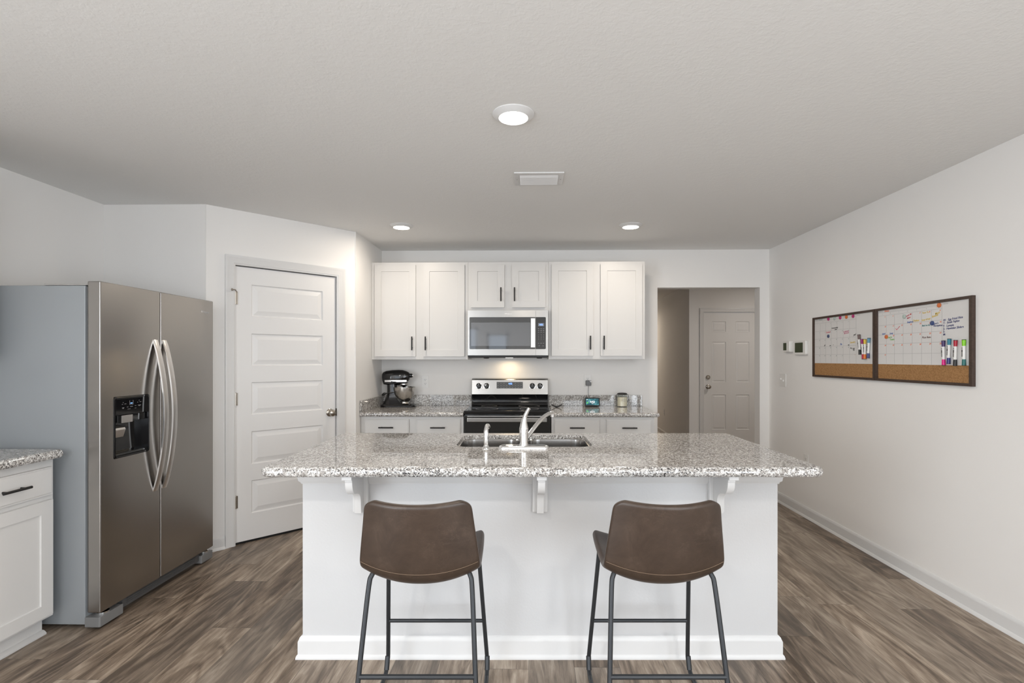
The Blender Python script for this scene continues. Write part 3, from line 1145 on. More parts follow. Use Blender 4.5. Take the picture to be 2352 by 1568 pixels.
for i, (x0, x1) in enumerate(bowls):
    mb = MB()
    last = bowl(mb, x0, x1)
    bm2 = bmesh.new()
    bm2.faces.new([bm2.verts.new(p) for p in last])
    mb._merge(bm2)
    for f in mb.bm.faces:
        pass
    o = mb.build('bowl', M['sink'], sk)
    sm = o.modifiers.new('gauge', 'SOLIDIFY')
    sm.thickness = 0.0015
    sm.offset = 0
    mb = MB()
    mb.lathe([(0.0005, 0.003), (0.022, 0.003), (0.038, 0.004), (0.042, 0.001), (0.042, 0.0)], 24, Matrix.Translation(((x0 + x1) / 2, 2.80 - IZ, 0.681)))
    mb.build('drain', M['chrome'], sk)
mb = MB()
mb.box(bowls[0][1] - 0.001, bowls[1][0] + 0.001, 2.60 - IZ, 2.96 - IZ, 0.845, 0.872, 0.006)
mb.build('divider', M['sink'], sk)

# faucet
fx, fy = 0.024 - IX, 2.535 - IZ
fa = thing('faucet', 'chrome single-handle kitchen faucet behind the sink', 'faucet', (*cam_to_world(0.024, 2.535), 0.914), YAW)
mb = MB()
rg = []
for ins, z in ((0.0, 0.0), (0.0, 0.007), (0.004, 0.014), (0.012, 0.018)):
    rg.append([(p[0], p[1], z) for p in rrect(-0.124 + ins, 0.124 - ins, -0.0285 + ins * 0.7, 0.0285 - ins * 0.7, 0.0275 - ins * 0.7, 8)])
mb.rings(rg)
mb.build('base_plate', M['chrome'], fa)
mb = MB(); mb.lathe([(0.0225, 0.016), (0.0225, 0.060), (0.0215, 0.0605), (0.0215, 0.062), (0.0225, 0.0625), (0.0225, 0.094), (0.0215, 0.0945)], 32)
mb.build('body', M['chrome'], fa)
mb = MB()
path = smooth_path([(0, 0, 0.095), (0, 0, 0.115), (0.001, 0, 0.135), (0.006, 0.0, 0.158), (0.016, -0.002, 0.180), (0.024, -0.004, 0.195), (0.027, -0.005, 0.200)], 5)
rr = []
for p in path:
    z = p[2]
    r = 0.0225 if z < 0.100 else (0.0225 - (z - 0.100) / 0.05 * 0.0115 if z < 0.150 else 0.011 - (z - 0.150) * 0.06)
    rr.append(max(r, 0.006))
rr[-1] = 0.004
mb.tube(path, rr, 20)
mb.build('handle', M['chrome'], fa)
mb = MB()
sp = smooth_path([(0.010, 0.006, 0.045), (0.030, 0.030, 0.068), (0.066, 0.075, 0.108), (0.105, 0.13, 0.142), (0.140, 0.18, 0.156), (0.158, 0.205, 0.156)], 6)
mb.tube(sp, [0.0125 - 0.002 * i / len(sp) for i in range(len(sp))], 18, flat=(0.85, 1.0))
so = mb.build('spout', M['chrome'], fa)
mb = MB(); mb.cyl((0.155, 0.200, 0.153), (0.155, 0.200, 0.134), 0.0105, 0.0095, 18)
mb.build('aerator', M['chrome'], so)
sy = thing('side_sprayer', 'chrome side sprayer standing left of the faucet', 'sprayer', (*cam_to_world(-0.163, 2.535), 0.914), YAW)
mb = MB(); mb.lathe([(0.0215, 0), (0.0215, 0.002), (0.017, 0.006), (0.013, 0.012), (0.0115, 0.017)], 28)
mb.build('base_ring', M['chrome'], sy)
mb = MB()
path = smooth_path([(0, 0, 0.014), (0, 0, 0.03), (0, 0, 0.055), (0, 0.001, 0.078), (0.001, 0.006, 0.096), (0.004, 0.016, 0.108), (0.007, 0.028, 0.108), (0.008, 0.036, 0.100)], 4)
n = len(path)
mb.tube(path, [0.0105 + 0.0022 * math.sin(PI * min(1, i / (n * 0.55))) + (0.001 if i > n * 0.7 else 0) for i in range(n)], 18)
mb.build('spray_head', M['chrome'], sy)


# ------------------------------------------------------------------ bar stools
def interp(tbl, v):
    n = len(tbl) - 1
    t = v * n
    i = min(int(t), n - 1)
    f = t - i
    r = []
    for k in range(len(tbl[0])):
        p1, p2 = tbl[i][k], tbl[i + 1][k]
        p0 = tbl[i - 1][k] if i > 0 else 2 * p1 - p2
        p3 = tbl[i + 2][k] if i + 2 <= n else 2 * p2 - p1
        r.append(0.5 * (2 * p1 + (p2 - p0) * f + (2 * p0 - 5 * p1 + 4 * p2 - p3) * f * f + (3 * p1 - p0 - 3 * p2 + p3) * f ** 3))
    return r


SHELL = [  # y, z, half width, side lift, side forward
    (0.222, 0.578, 0.196, 0.034, -0.012),
    (0.185, 0.588, 0.206, 0.036, 0.0),
    (0.080, 0.569, 0.211, 0.050, 0.0),
    (-0.060, 0.558, 0.213, 0.056, 0.004),
    (-0.140, 0.567, 0.214, 0.054, 0.020),
    (-0.186, 0.606, 0.213, 0.036, 0.042),
    (-0.206, 0.680, 0.207, 0.010, 0.052),
    (-0.224, 0.780, 0.194, 0.005, 0.056),
    (-0.238, 0.862, 0.183, 0.012, 0.054)]


def shell_pt(u, v):
    y, z, w, sz, sy_ = interp(SHELL, v)
    return (u * w, y + sy_ * u * u, z + sz * abs(u) ** 2.2)


def make_stool(loc, label):
    t = thing('bar_stool', label, 'stool', loc, YAW, 'bar stools at the island')
    nu, nv = 22, 40
    bm = bmesh.new()
    arc = [0]
    for j in range(nv):
        a, b = Vector(shell_pt(0, j / nv)), Vector(shell_pt(0, (j + 1) / nv))
        arc.append(arc[-1] + (b - a).length)
    tot = arc[-1]
    g = []
    for j in range(nv + 1):
        v = j / nv
        w = interp(SHELL, v)[2]
        d = min(arc[j], tot - arc[j])
        rc = 0.032
        k = 1.0
        if d < rc:
            k = (w - (rc - math.sqrt(max(0, rc * rc - (rc - d) ** 2)))) / w
        g.append([bm.verts.new(shell_pt((2 * i / nu - 1) * k, v)) for i in range(nu + 1)])
    for j in range(nv):
        for i in range(nu):
            bm.faces.new((g[j][i], g[j][i + 1], g[j + 1][i + 1], g[j + 1][i]))
    mb = MB()
    mb._merge(bm)
    so = mb.build('seat_shell', M['leather'], t, smooth=180, label='brown leather bucket seat and backrest in one piece')
    m1 = so.modifiers.new('pad', 'SOLIDIFY')
    m1.thickness = 0.028
    m1.offset = 0.0
    m2 = so.modifiers.new('round', 'SUBSURF')
    m2.levels = 2
    m2.render_levels = 2
    # stitched seam on the outside where back meets seat
    mb = MB()
    vs = 0.645
    pts = []
    for i in range(25):
        u = -0.95 + 1.9 * i / 24
        p = Vector(shell_pt(u, vs))
        du = Vector(shell_pt(u + 0.01, vs)) - Vector(shell_pt(u - 0.01, vs))
        dv = Vector(shell_pt(u, vs + 0.01)) - Vector(shell_pt(u, vs - 0.01))
        nn = du.cross(dv).normalized()
        if nn.y > 0:
            nn = -nn
        pts.append(p + nn * 0.0140)
    mb.tube(pts, 0.0009, 8)
    mb.build('seam', M['thread'], so, label='tan stitched seam')
    for s in (-1, 1):
        mb = MB()
        mb.tube(smooth_path([(s * 0.120, -0.090, 0.562), (s * 0.160, -0.118, 0.590), (s * 0.178, -0.132, 0.578), (s * 0.186, -0.145, 0.53), (s * 0.200, -0.195, 0.30), (s * 0.214, -0.246, 0.055), (s * 0.216, -0.247, 0.020), (s * 0.216, -0.228, 0.0095)], 6), 0.0088, 14)
        mb.build('leg', M['stool'], t)
        mb = MB()
        mb.tube(smooth_path([(s * 0.130, 0.100, 0.568), (s * 0.168, 0.128, 0.586), (s * 0.184, 0.140, 0.565), (s * 0.188, 0.150, 0.52), (s * 0.202, 0.200, 0.28), (s * 0.213, 0.240, 0.09), (s * 0.215, 0.240, 0.055), (s * 0.216, 0.222, 0.022), (s * 0.216, 0.195, 0.0095)], 6), 0.0088, 14)
        fl_ = mb.build('leg', M['stool'], t)
        mb = MB()
        mb.cyl((s * 0.2155, 0.2415, 0.072), (s * 0.216, 0.224, 0.022), 0.0108, 0.0108, 14)
        mb.build('foot_sleeve', M['stool'], fl_)
        mb = MB()
        mb.cyl((s * 0.216, 0.197, 0.0095), (s * 0.216, -0.230, 0.0095), 0.0088, n=14)
        mb.build('runner', M['stool'], t)
    mb = MB(); mb.cyl((-0.2045, 0.208, 0.242), (0.2045, 0.208, 0.242), 0.0075, n=14)
    mb.build('footrest', M['stool'], t)
    mb = MB(); mb.cyl((-0.2035, -0.204, 0.258), (0.2035, -0.204, 0.258), 0.0085, n=14)
    mb.build('footrest', M['stool'], t)
    return t


st1 = make_stool((*cam_to_world(-0.353, 1.975), 0), 'brown leather bar stool at the left half of the island')
st2 = dup(st1, (*cam_to_world(0.517, 1.975), 0), YAW, 'brown leather bar stool at the right half of the island')

# ------------------------------------------------------------------ refrigerator (faces +X)
FYC = 2.9865
fr = thing('refrigerator', 'stainless side-by-side refrigerator with water dispenser beside the pantry door', 'refrigerator', (-2.145, FYC, 0), PI / 2)
hw = 0.452
LE = -hw - 0.014   # side nearest the counter
mb = MB(); mb.box(LE + 0.006, hw - 0.006, 0.082, 0.815, 0.022, 1.728, 0.006)
mb.build('case', M['fgrey'], fr, label='grey painted cabinet sides')
mb = MB(); mb.box(LE + 0.018, hw - 0.018, 0.066, 0.084, 0.10, 1.72)
mb.build('door_gasket', M['fplastic'], fr)
SPL = -0.0465
# freezer door with a real recess for the dispenser
DXA, DXB, DZA, DZB = -0.380, -0.139, 0.843, 1.156
mb = MB(); mb.panel_slab(LE, SPL - 0.003, 0.085, 1.748, 0.066, [(DXA, DXB, DZA, DZB)], [(0.001, 0.045)], y=0)
fd = mb.build('freezer_door', M['fsteel'], fr, smooth=None, bevel=0.005)
mb = MB()
mb.rings([[(p[0], y, p[1]) for p in rrect(DXA + i, DXB - i, DZA + i, DZB - i, 0.014, 5)] for i, y in ((-0.004, 0.002), (-0.004, -0.002), (-0.001, -0.003), (0.006, -0.003), (0.007, 0.040))], caps=False)
dh = mb.build('dispenser_housing', M['gloss_black'], fd, label='black dispenser recess')
mb = MB(); mb.box(DXA + 0.002, DXB - 0.002, 0.038, 0.0445, DZA + 0.002, DZB - 0.002)
mb.build('liner', M['gloss_black'], dh)
mb = MB(); mb.box(DXA + 0.006, DXB - 0.006, -0.0025, 0.03, 1.062, DZB - 0.006, 0.003)
mb.build('control_panel', M['gloss_black'], dh)
mb = MB()
yy = -0.0032
for x, z, w, h in ((-0.33, 1.118, 0.008, 0.002), (-0.31, 1.119, 0.012, 0.002), (-0.325, 1.127, 0.003, 0.003), (-0.225, 1.121, 0.006, 0.002), (-0.205, 1.122, 0.012, 0.002), (-0.214, 1.131, 0.003, 0.003),
                   (-0.325, 1.100, 0.014, 0.002), (-0.325, 1.096, 0.010, 0.002), (-0.295, 1.101, 0.010, 0.002), (-0.268, 1.102, 0.018, 0.002), (-0.240, 1.104, 0.010, 0.002), (-0.212, 1.105, 0.022, 0.002), (-0.212, 1.101, 0.012, 0.002), (-0.285, 1.090, 0.020, 0.0015), (-0.24, 1.091, 0.010, 0.0015)):
    mb.box(x - w / 2, x + w / 2, yy, yy + 0.0006, z - h / 2, z + h / 2)
mb.box(-0.2815, -0.280, yy, yy + 0.0006, 1.113, 1.135)
mb.box(-0.2575, -0.256, yy, yy + 0.0006, 1.113, 1.135)
mb.box(-0.2815, -0.256, yy, yy + 0.0006, 1.1125, 1.114)
mb.build('key_print', M['print_grey'], dh)
mb = MB()
mb.box(-0.275, -0.262, yy, yy + 0.0006, 1.118, 1.122)
mb.build('glass_icon', M['blue_led'], dh)
mb = MB(); mb.box(-0.327, -0.250, 0.004, 0.03, 1.018, 1.058, 0.002)
mb.build('nozzle_plate', M['hsteel'], dh, label='steel nozzle plate')
mb = MB(); mb.box(-0.250, DXB - 0.012, 0.010, 0.036, 1.022, 1.060, 0.003)
mb.build('nozzle_block', M['blk_glass'], dh)
mb = MB()
mb.prism([(0.030, 1.006), (0.002, 0.995), (-0.001, 0.985), (0.012, 0.945), (0.018, 0.945), (0.022, 0.985), (0.036, 0.997)], -0.374, -0.305, 'x', bev=0.0015)
mb.build('paddle', M['hsteel'], dh, label='steel dispensing paddle')
mb = MB(); mb.box(DXA + 0.008, DXB - 0.008, 0.0, 0.04, DZA + 0.006, DZA + 0.020, 0.004)
mb.build('drip_tray', M['blk_glass'], dh)
mb = MB(); mb.box(SPL + 0.003, hw, 0, 0.066, 0.085, 1.748, 0.007, 3)
gd = mb.build('fridge_door', M['fsteel'], fr)
mb = MB()
mb.text('Whirlpool', 0.019, at_front(0.320, -0.0012, 1.667), 0.0006, 0.15)
mb.build('badge', M['chrome'], gd)


def f_handle(par, x):
    mb = MB()
    P = []
    for k in range(25):
        t_ = k / 24
        z = 0.600 + t_ * 0.868
        bow = math.sin(PI * t_)
        P.append((z, -0.004 - 0.066 * (bow ** 0.8)))
    w = 0.0185
    rings = []
    for z, y in P:
        th_ = 0.011
        rings.append([(x - w, y + th_, z), (x - w, y + 0.004, z), (x - w + 0.005, y, z), (x + w - 0.005, y, z), (x + w, y + 0.004, z), (x + w, y + th_, z), (x, y + th_ + 0.004, z)])
    mb.rings(rings)
    mb.build('handle', M['hsteel'], par, label='bowed satin steel handle')


f_handle(fd, SPL - 0.042)
f_handle(gd, SPL + 0.030)
mb = MB()
mb.box(-hw + 0.15, hw - 0.12, 0.02, 0.08, 0.030, 0.080, 0.003)
for k in range(3):
    mb.box(-hw + 0.18, hw - 0.15, 0.0165, 0.0225, 0.044 + k * 0.011, 0.048 + k * 0.011)
mb.build('toe_grille', M['grille'], fr)
for s in (-1, 1):
    mb = MB()
    x0, x1 = (LE + 0.002, LE + 0.150) if s < 0 else (hw - 0.118, hw - 0.002)
    mb.prism([(x0, 0.082), (x0, 0.010), (x0 + 0.004, 0.004), (x1, 0.004), (x1, 0.082)], 0.012, 0.062, 'z', bev=0.002)
    fc = mb.build('foot_cover', M['fplastic'], fr)
    mb = MB(); mb.lathe([(0.03, 0.062), (0.03, 0.070), (0.02, 0.078), (0.016, 0.086)], 20, Matrix.Translation((s * (hw - 0.045), 0.04, 0)))
    mb.build('hinge_pin', M['chrome'], fc)
    mb = MB()
    mb.box(s * (hw - 0.012) - 0.0, s * (hw - 0.012) - s * 0.07, 0.02, 0.30, 1.729, 1.737, 0.003) if s > 0 else mb.box(LE + 0.012, LE + 0.082, 0.02, 0.30, 1.729, 1.737, 0.003)
    mb.build('hinge_cover', M['hsteel'], fr)
for s in (-1, 1):
    for yv in (0.16, 0.74):
        mb = MB(); mb.lathe([(0.014, 0.0005), (0.016, 0.004), (0.016, 0.012), (0.008, 0.014), (0.008, 0.024)], 14, Matrix.Translation((s * (hw - 0.05), yv, 0)))
        mb.build('levelling_foot', M['fplastic'], fr)

# ------------------------------------------------------------------ range
RX = -0.1865
rg_ = thing('range', 'stainless and black glass electric range between the base cabinets', 'range', (RX, 4.44, 0))
hw = 0.3785
mb = MB(); mb.box(-hw, hw, 0.045, 0.655, 0.02, 0.872, 0.003)
mb.build('body', M['gloss_black'], rg_)
mb = MB(); mb.box(-hw - 0.002, hw + 0.002, 0.0, 0.60, 0.874, 0.906, 0.006, 3)
ctop = mb.build('cooktop', M['gloss_black'], rg_, label='black glass cooktop')
mb = MB(); mb.box(-hw + 0.03, hw - 0.03, 0.035, 0.575, 0.9062, 0.9078, 0.0006)
gl_ = mb.build('glass', M['blk_glass'], ctop)
for bx, by, br in ((-0.19, 0.16, 0.10), (0.19, 0.16, 0.085), (-0.19, 0.43, 0.075), (0.19, 0.43, 0.10)):
    mb = MB()
    mb.lathe([(br - 0.003, 0.9079), (br - 0.003, 0.9082), (br, 0.9082), (br, 0.9079)], 40, Matrix.Translation((bx, by, 0)), caps=False)
    mb.build('burner_ring', M['print_grey'], ctop)
# backguard
bgp = [(0.655, 0.906), (0.592, 0.906), (0.600, 0.930), (0.604, 0.945), (0.600, 0.965), (0.596, 0.985), (0.588, 1.004), (0.655, 1.004)]
mb = MB(); mb.prism(bgp, -hw + 0.005, hw - 0.005, 'x')
bg = mb.build('backguard', M['gloss_black'], rg_, label='black lower backguard')
mb = MB(); mb.box(-hw + 0.02, hw - 0.02, 0.582, 0.606, 0.928, 0.934, 0.002)
mb.build('lip', M['blk_glass'], bg)
cpp = [(0.655, 1.004), (0.585, 1.004), (0.583, 1.010), (0.600, 1.145), (0.612, 1.158), (0.630, 1.163), (0.655, 1.163)]
mb = MB(); mb.prism(cpp, -hw + 0.002, hw - 0.002, 'x')
cp = mb.build('control_panel', M['steel'], rg_, label='stainless control panel', bevel=0.003)


def panel_y(z):
    return 0.583 + (z - 1.010) / 0.135 * 0.017


TILT = math.atan2(0.017, 0.135)
zc = 1.095
mb = MB()
PM = Matrix.Translation((0, panel_y(zc), zc)) @ Matrix.Rotation(-TILT, 4, 'X')
mb.box(-0.130, 0.128, -0.0015, 0.004, -0.030, 0.034, M4=PM)
dsp = mb.build('display', M['blk_glass'], cp)
mb = MB()
mb.text('4:52', 0.022, PM @ at_front(-0.014, -0.0018, 0.0165), 0.0002, bold=0.0006)
mb.build('clock_digits', M['blue_led'], dsp)
mb = MB()
for ix in range(9):
    for iz in range(3):
        if -0.03 < -0.115 + ix * 0.0285 < 0.03 and iz == 2:
            continue
        x = -0.115 + ix * 0.0285
        mb.box(x - 0.006, x + 0.005, -0.0020, -0.0014, -0.022 + iz * 0.021, -0.0195 + iz * 0.021, M4=PM)
mb.build('key_print', M['print_grey'], dsp)
for kx in (-0.305, -0.229, 0.221, 0.297):
    km = Matrix.Translation((kx, panel_y(1.090), 1.090)) @ Matrix.Rotation(R(90) - TILT, 4, 'X')
    mb = MB()
    mb.lathe([(0.0005, 0.0), (0.027, 0.0), (0.027, 0.003), (0.0235, 0.005), (0.022, 0.020), (0.019, 0.023), (0.0005, 0.024)], 28, km)
    mb.box(-0.0045, 0.0045, -0.021, 0.021, 0.021, 0.032, 0.002, M4=km)
    kb = mb.build('knob', M['gloss_black'], cp)
    mb = MB()
    mb.lathe([(0.0265, 0.0), (0.0295, 0.0), (0.0295, 0.0025), (0.0265, 0.003)], 28, km, caps=False)
    mb.build('bezel', M['chrome'], kb)
    mb = MB()
    mb.box(-0.0012, 0.0012, 0.002, 0.0205, 0.0322, 0.0326, M4=km)
    mb.build('pointer', M['white_print'], kb)
    mb = MB()
    mb.box(kx - 0.004, kx + 0.004, -0.0012, 0.001, -0.0015, 0.0015, M4=Matrix.Translation((0, panel_y(1.052), 1.052)) @ Matrix.Rotation(-TILT, 4, 'X'))
    mb.build('knob_mark', M['print_grey'], cp)
# oven front
mb = MB(); mb.box(-hw + 0.002, hw - 0.002, 0.002, 0.045, 0.225, 0.866, 0.005)
od = mb.build('oven_door', M['blk_glass'], rg_, label='black glass oven door')
mb = MB(); mb.box(-hw + 0.032, hw - 0.036, -0.040, -0.024, 0.812, 0.848, 0.004)
for s in (-1, 1):
    mb.box(s * 0.32 - 0.012, s * 0.32 + 0.012, -0.028, 0.004, 0.818, 0.842, 0.003)
mb.build('handle', M['steel'], od, label='flat stainless oven handle')
mb = MB(); mb.box(-hw + 0.03, hw - 0.03, -0.0005, 0.004, 0.855, 0.861)
mb.build('vent_slot', M['hsteel'], od)
mb = MB(); mb.box(-hw + 0.10, hw - 0.10, 0.0005, 0.004, 0.36, 0.70, 0.001)
mb.build('window', M['oven_window'], od)
mb = MB(); mb.box(-hw + 0.002, hw - 0.002, 0.004, 0.045, 0.06, 0.218, 0.005)
mb.build('storage_drawer', M['steel'], rg_)
for s in (-1, 1):
    for yv in (0.10, 0.60):
        mb = MB(); mb.cyl((s * 0.33, yv, 0.0005), (s * 0.33, yv, 0.024), 0.018, 0.014, 14)
        mb.build('foot', M['black'], rg_)

# ------------------------------------------------------------------ microwave
mw = thing('microwave', 'stainless over-the-range microwave under the short cabinet', 'microwave', (0, 4.70, 0))
x0, x1, z0, z1 = -0.5615, 0.1785, 1.389, 1.802
mb = MB(); mb.box(x0 + 0.002, x1 - 0.002, 0.022, 0.405, z0 - 0.012, z1, 0.002)
mb.build('case', M['gloss_black'], mw)
XS = 0.0625
mb = MB(); mb.panel_slab(x0, XS - 0.0008, z0, z1, 0.024, [(x0 + 0.0155, XS - 0.0012, z0 + 0.057, z1 - 0.062)], [(0.0005, 0.002)], y=0)
md = mb.build('door', M['steel'], mw, smooth=None)
mb = MB(); mb.rings([[(p[0], y, p[1]) for p in rrect(x0 + 0.016, XS - 0.0025, z0 + 0.0575, z1 - 0.0625, [0, 0.008, 0.008, 0], 4)] for y in (-0.0004, 0.006)])
mb.build('door_glass', M['blk_glass'], md)
mb = MB(); mb.rings([[(p[0], y, p[1]) for p in rrect(x0 + 0.030, XS - 0.048, z0 + 0.086, z1 - 0.112, 0.003, 3)] for y in (-0.0012, 0.003)])
mb.build('window', M['oven_window'], md)
mb = MB(); mb.box(0.019, 0.0585, -0.030, -0.020, 1.460, 1.728, 0.003)
for zz in (1.475, 1.713):
    mb.box(0.030, 0.050, -0.024, 0.003, zz - 0.008, zz + 0.008, 0.002)
mb.build('handle', M['hsteel'], md, label='flat satin steel handle')
mb = MB(); mb.text('Whirlpool', 0.0155, at_front(-0.190, -0.0006, 1.7705), 0.0003, 0.12, 'CENTER', 0.0005)
mb.build('logo', M['white_print'], md)
mb = MB(); mb.panel_slab(XS + 0.0008, x1, z0, z1, 0.024, [(XS + 0.0012, x1 - 0.022, z0 + 0.057, z1 - 0.062)], [(0.0005, 0.002)], y=0)
mc = mb.build('control_column', M['steel'], mw, smooth=None)
mb = MB(); mb.rings([[(p[0], y, p[1]) for p in rrect(XS + 0.002, x1 - 0.0225, z0 + 0.0575, z1 - 0.0625, [0.008, 0, 0, 0.008], 4)] for y in (-0.0004, 0.006)])
kp = mb.build('keypad', M['gloss_black'], mc)
mb = MB(); mb.box(0.086, 0.140, -0.0012, 0.001, 1.657, 1.684, 0.0004)
dl = mb.build('display', M['mw_led'], kp)
mb = MB(); mb.text('4:52', 0.018, at_front(0.113, -0.0015, 1.670), 0.0002, 0, 'CENTER', 0.0004)
mb.build('clock_digits', M['blue_led'], dl)
mb = MB()
for k, zz in enumerate((1.634, 1.618, 1.602)):
    for xx in (0.090, 0.113, 0.136):
        mb.box(xx - 0.006, xx + 0.006, -0.0009, 0.0, zz - 0.0018, zz + 0.0018)
for r_, zz in enumerate((1.578, 1.564, 1.550, 1.536)):
    for c_, xx in enumerate((0.090, 0.113, 0.136)):
        s_ = [['1', '2', '3'], ['4', '5', '6'], ['7', '8', '9'], ['', '0', '']][r_][c_]
        if s_:
            mb.text(s_, 0.011, at_front(xx, -0.0009, zz), 0.0002, 0, 'CENTER')
        else:
            mb.box(xx - 0.004, xx + 0.004, -0.0009, 0.0, zz - 0.001, zz + 0.001)
for xx in (0.090, 0.113, 0.136):
    mb.box(xx - 0.006, xx + 0.006, -0.0009, 0.0, 1.498, 1.501)
for xx in (0.096, 0.131):
    mb.box(xx - 0.004, xx + 0.004, -0.0009, 0.0, 1.473, 1.478)
mb.build('key_print', M['print_grey'], kp)
mb = MB(); mb.box(x0 + 0.006, x1 - 0.006, 0.012, 0.40, z0 - 0.022, z0 - 0.002, 0.004)
for xx in (-0.40, 0.10):
    mb.lathe([(0.028, 0), (0.026, -0.006), (0.012, -0.008), (0.0005, -0.008)], 16, Matrix.Translation((xx, 0.12, z0 - 0.022)))
mb.build('underside', M['black'], mw)
mb = MB(); mb.box(-0.225, -0.155, 0.262, 0.298, z0 - 0.0235, z0 - 0.0215)
mb.build('hood_lens', M['lens'], mw, label='warm lit hood lamp lens')

# ------------------------------------------------------------------ stand mixer
mx = thing('stand_mixer', 'black stand mixer with steel bowl on the left back counter', 'stand mixer', (-1.268, 4.972, CH), R(3))


def ell(xc, zc_, ry, rz, n=24, p=2.4):
    out = []
    for k in range(n):
        a = 2 * PI * k / n
        ca, sa = math.cos(a), math.sin(a)
        out.append((xc, ry * math.copysign(abs(ca) ** (2 / p), ca), zc_ + rz * math.copysign(abs(sa) ** (2 / p), sa)))
    return out


# foot + pedestal
mb = MB()
mb.rings([[(p[0], p[1], z) for p in rrect(-0.172 + i, 0.165 - i, -0.082 + i, 0.082 - i, 0.05, 8)] for i, z in ((0.004, 0.0), (0.0, 0.004), (0.002, 0.018), (0.010, 0.026))])
mb.build('foot', M['gloss_black'], mx)
mb = MB()
PED = [(-0.165, 0.060, 0.072, 0.012), (-0.150, 0.050, 0.064, 0.035), (-0.132, 0.030, 0.054, 0.065), (-0.118, 0.008, 0.047, 0.100), (-0.110, -0.008, 0.043, 0.140), (-0.110, -0.018, 0.042, 0.180), (-0.112, -0.022, 0.042, 0.235)]
mb.rings([[(p[0], p[1], z) for p in rrect(a, b, -w, w, min(w, (b - a) / 2) * 0.75, 6)] for a, b, w, z in PED])
mb.build('pedestal', M['gloss_black'], mx)
mb = MB()
HD = [(-0.160, 0.290, 0.020, 0.022), (-0.156, 0.288, 0.038, 0.040), (-0.145, 0.284, 0.050, 0.056), (-0.120, 0.282, 0.057, 0.068), (-0.06, 0.284, 0.060, 0.074), (0.0, 0.285, 0.060, 0.075), (0.040, 0.288, 0.058, 0.070), (0.070, 0.291, 0.052, 0.058), (0.090, 0.294, 0.043, 0.045), (0.102, 0.296, 0.034, 0.034), (0.106, 0.297, 0.020, 0.022)]
mb.rings([ell(x, z, ry, rz, 28) for x, z, ry, rz in HD])
mb.rings([ell(x, 0.303, r, r, 16, 2) for x, r in ((0.100, 0.020), (0.128, 0.020))])
hd = mb.build('motor_head', M['gloss_black'], mx)
mb = MB()
mb.rings([[(x, p * (ry + 0.0025), z) for p, z in ((-1, 0.243), (-1, 0.262), (1, 0.262), (1, 0.243))] for x, ry in ((-0.125, 0.055), (-0.06, 0.060), (0.0, 0.060), (0.04, 0.058), (0.07, 0.051), (0.085, 0.044))])
mb.build('trim_band', M['hsteel'], hd, label='satin steel trim band')
mb = MB()
mb.rings([ell(x, z, ry, rz, 24, 2.6) for x, z, ry, rz in ((-0.150, 0.238, 0.03, 0.010), (-0.14, 0.234, 0.05, 0.016), (-0.10, 0.229, 0.052, 0.018), (-0.02, 0.233, 0.052, 0.014), (0.06, 0.237, 0.044, 0.010), (0.085, 0.239, 0.03, 0.006))])
mb.build('neck', M['gloss_black'], mx)
mb = MB()
mb.lathe([(0.0005, 0), (0.014, 0), (0.017, 0.004), (0.017, 0.010)], 18, Matrix.Translation((0.128, 0, 0.303)) @ Matrix.Rotation(R(90), 4, 'Y'))
mb.build('hub_cap', M['chrome'], hd)
mb = MB()
mb.lathe([(0.0005, 0), (0.007, 0), (0.009, 0.004), (0.008, 0.018), (0.0005, 0.020)], 14, Matrix.Translation((-0.055, -0.060, 0.243)) @ Matrix.Rotation(R(90), 4, 'X'))
mb.tube([(-0.055, -0.074, 0.243), (-0.015, -0.074, 0.243)], 0.004, 8)
mb.build('speed_lever', M['gloss_black'], hd)
mb = MB()
mb.lathe([(0.040, 0.226), (0.040, 0.215), (0.037, 0.212)], 28, Matrix.Translation((0.048, 0, 0)))
mb.build('planetary_ring', M['hsteel'], mx)
mb = MB()
mb.lathe([(0.032, 0.213), (0.030, 0.205), (0.016, 0.200), (0.013, 0.190)], 24, Matrix.Translation((0.048, 0, 0)))
mb.build('planetary', M['gloss_black'], mx)
mb = MB()
mb.cyl((0.048, 0, 0.200), (0.048, 0, 0.145), 0.007, n=12)
mb.lathe([(0.012, 0.150), (0.016, 0.140), (0.016, 0.08), (0.005, 0.07)], 14, Matrix.Translation((0.048, 0, 0)))
mb.build('beater', M['chrome'], mx)
mb = MB()
bp_ = [(0.040, 0.028), (0.046, 0.032), (0.041, 0.042), (0.042, 0.050), (0.060, 0.066), (0.082, 0.092), (0.096, 0.125), (0.102, 0.165), (0.103, 0.186), (0.107, 0.189), (0.107, 0.192), (0.102, 0.192), (0.099, 0.165), (0.092, 0.125), (0.078, 0.094), (0.050, 0.062), (0.001, 0.056)]
mb.lathe(bp_, 44, Matrix.Translation((0.052, 0, 0)))
mb.build('bowl', M['round_steel'], mx, label='brushed steel mixing bowl')
mb = MB()
mb.tube(smooth_path([(-0.045, -0.02, 0.178), (-0.068, -0.015, 0.165), (-0.066, -0.01, 0.12), (-0.030, -0.01, 0.078), (0.0, -0.01, 0.06)], 5), 0.006, 10, flat=(1, 1.6))
mb.build('bowl_handle', M['gloss_black'], mx)
mb = MB()
mb.tube(smooth_path([(-0.04, -0.05, 0.142), (-0.08, -0.06, 0.138), (-0.12, -0.062, 0.132), (-0.150, -0.06, 0.118)], 5), [0.005] * 8 + [0.006, 0.008, 0.011, 0.013, 0.013, 0.012, 0.010, 0.006], 10)
mb.build('cord', M['black'], mx)


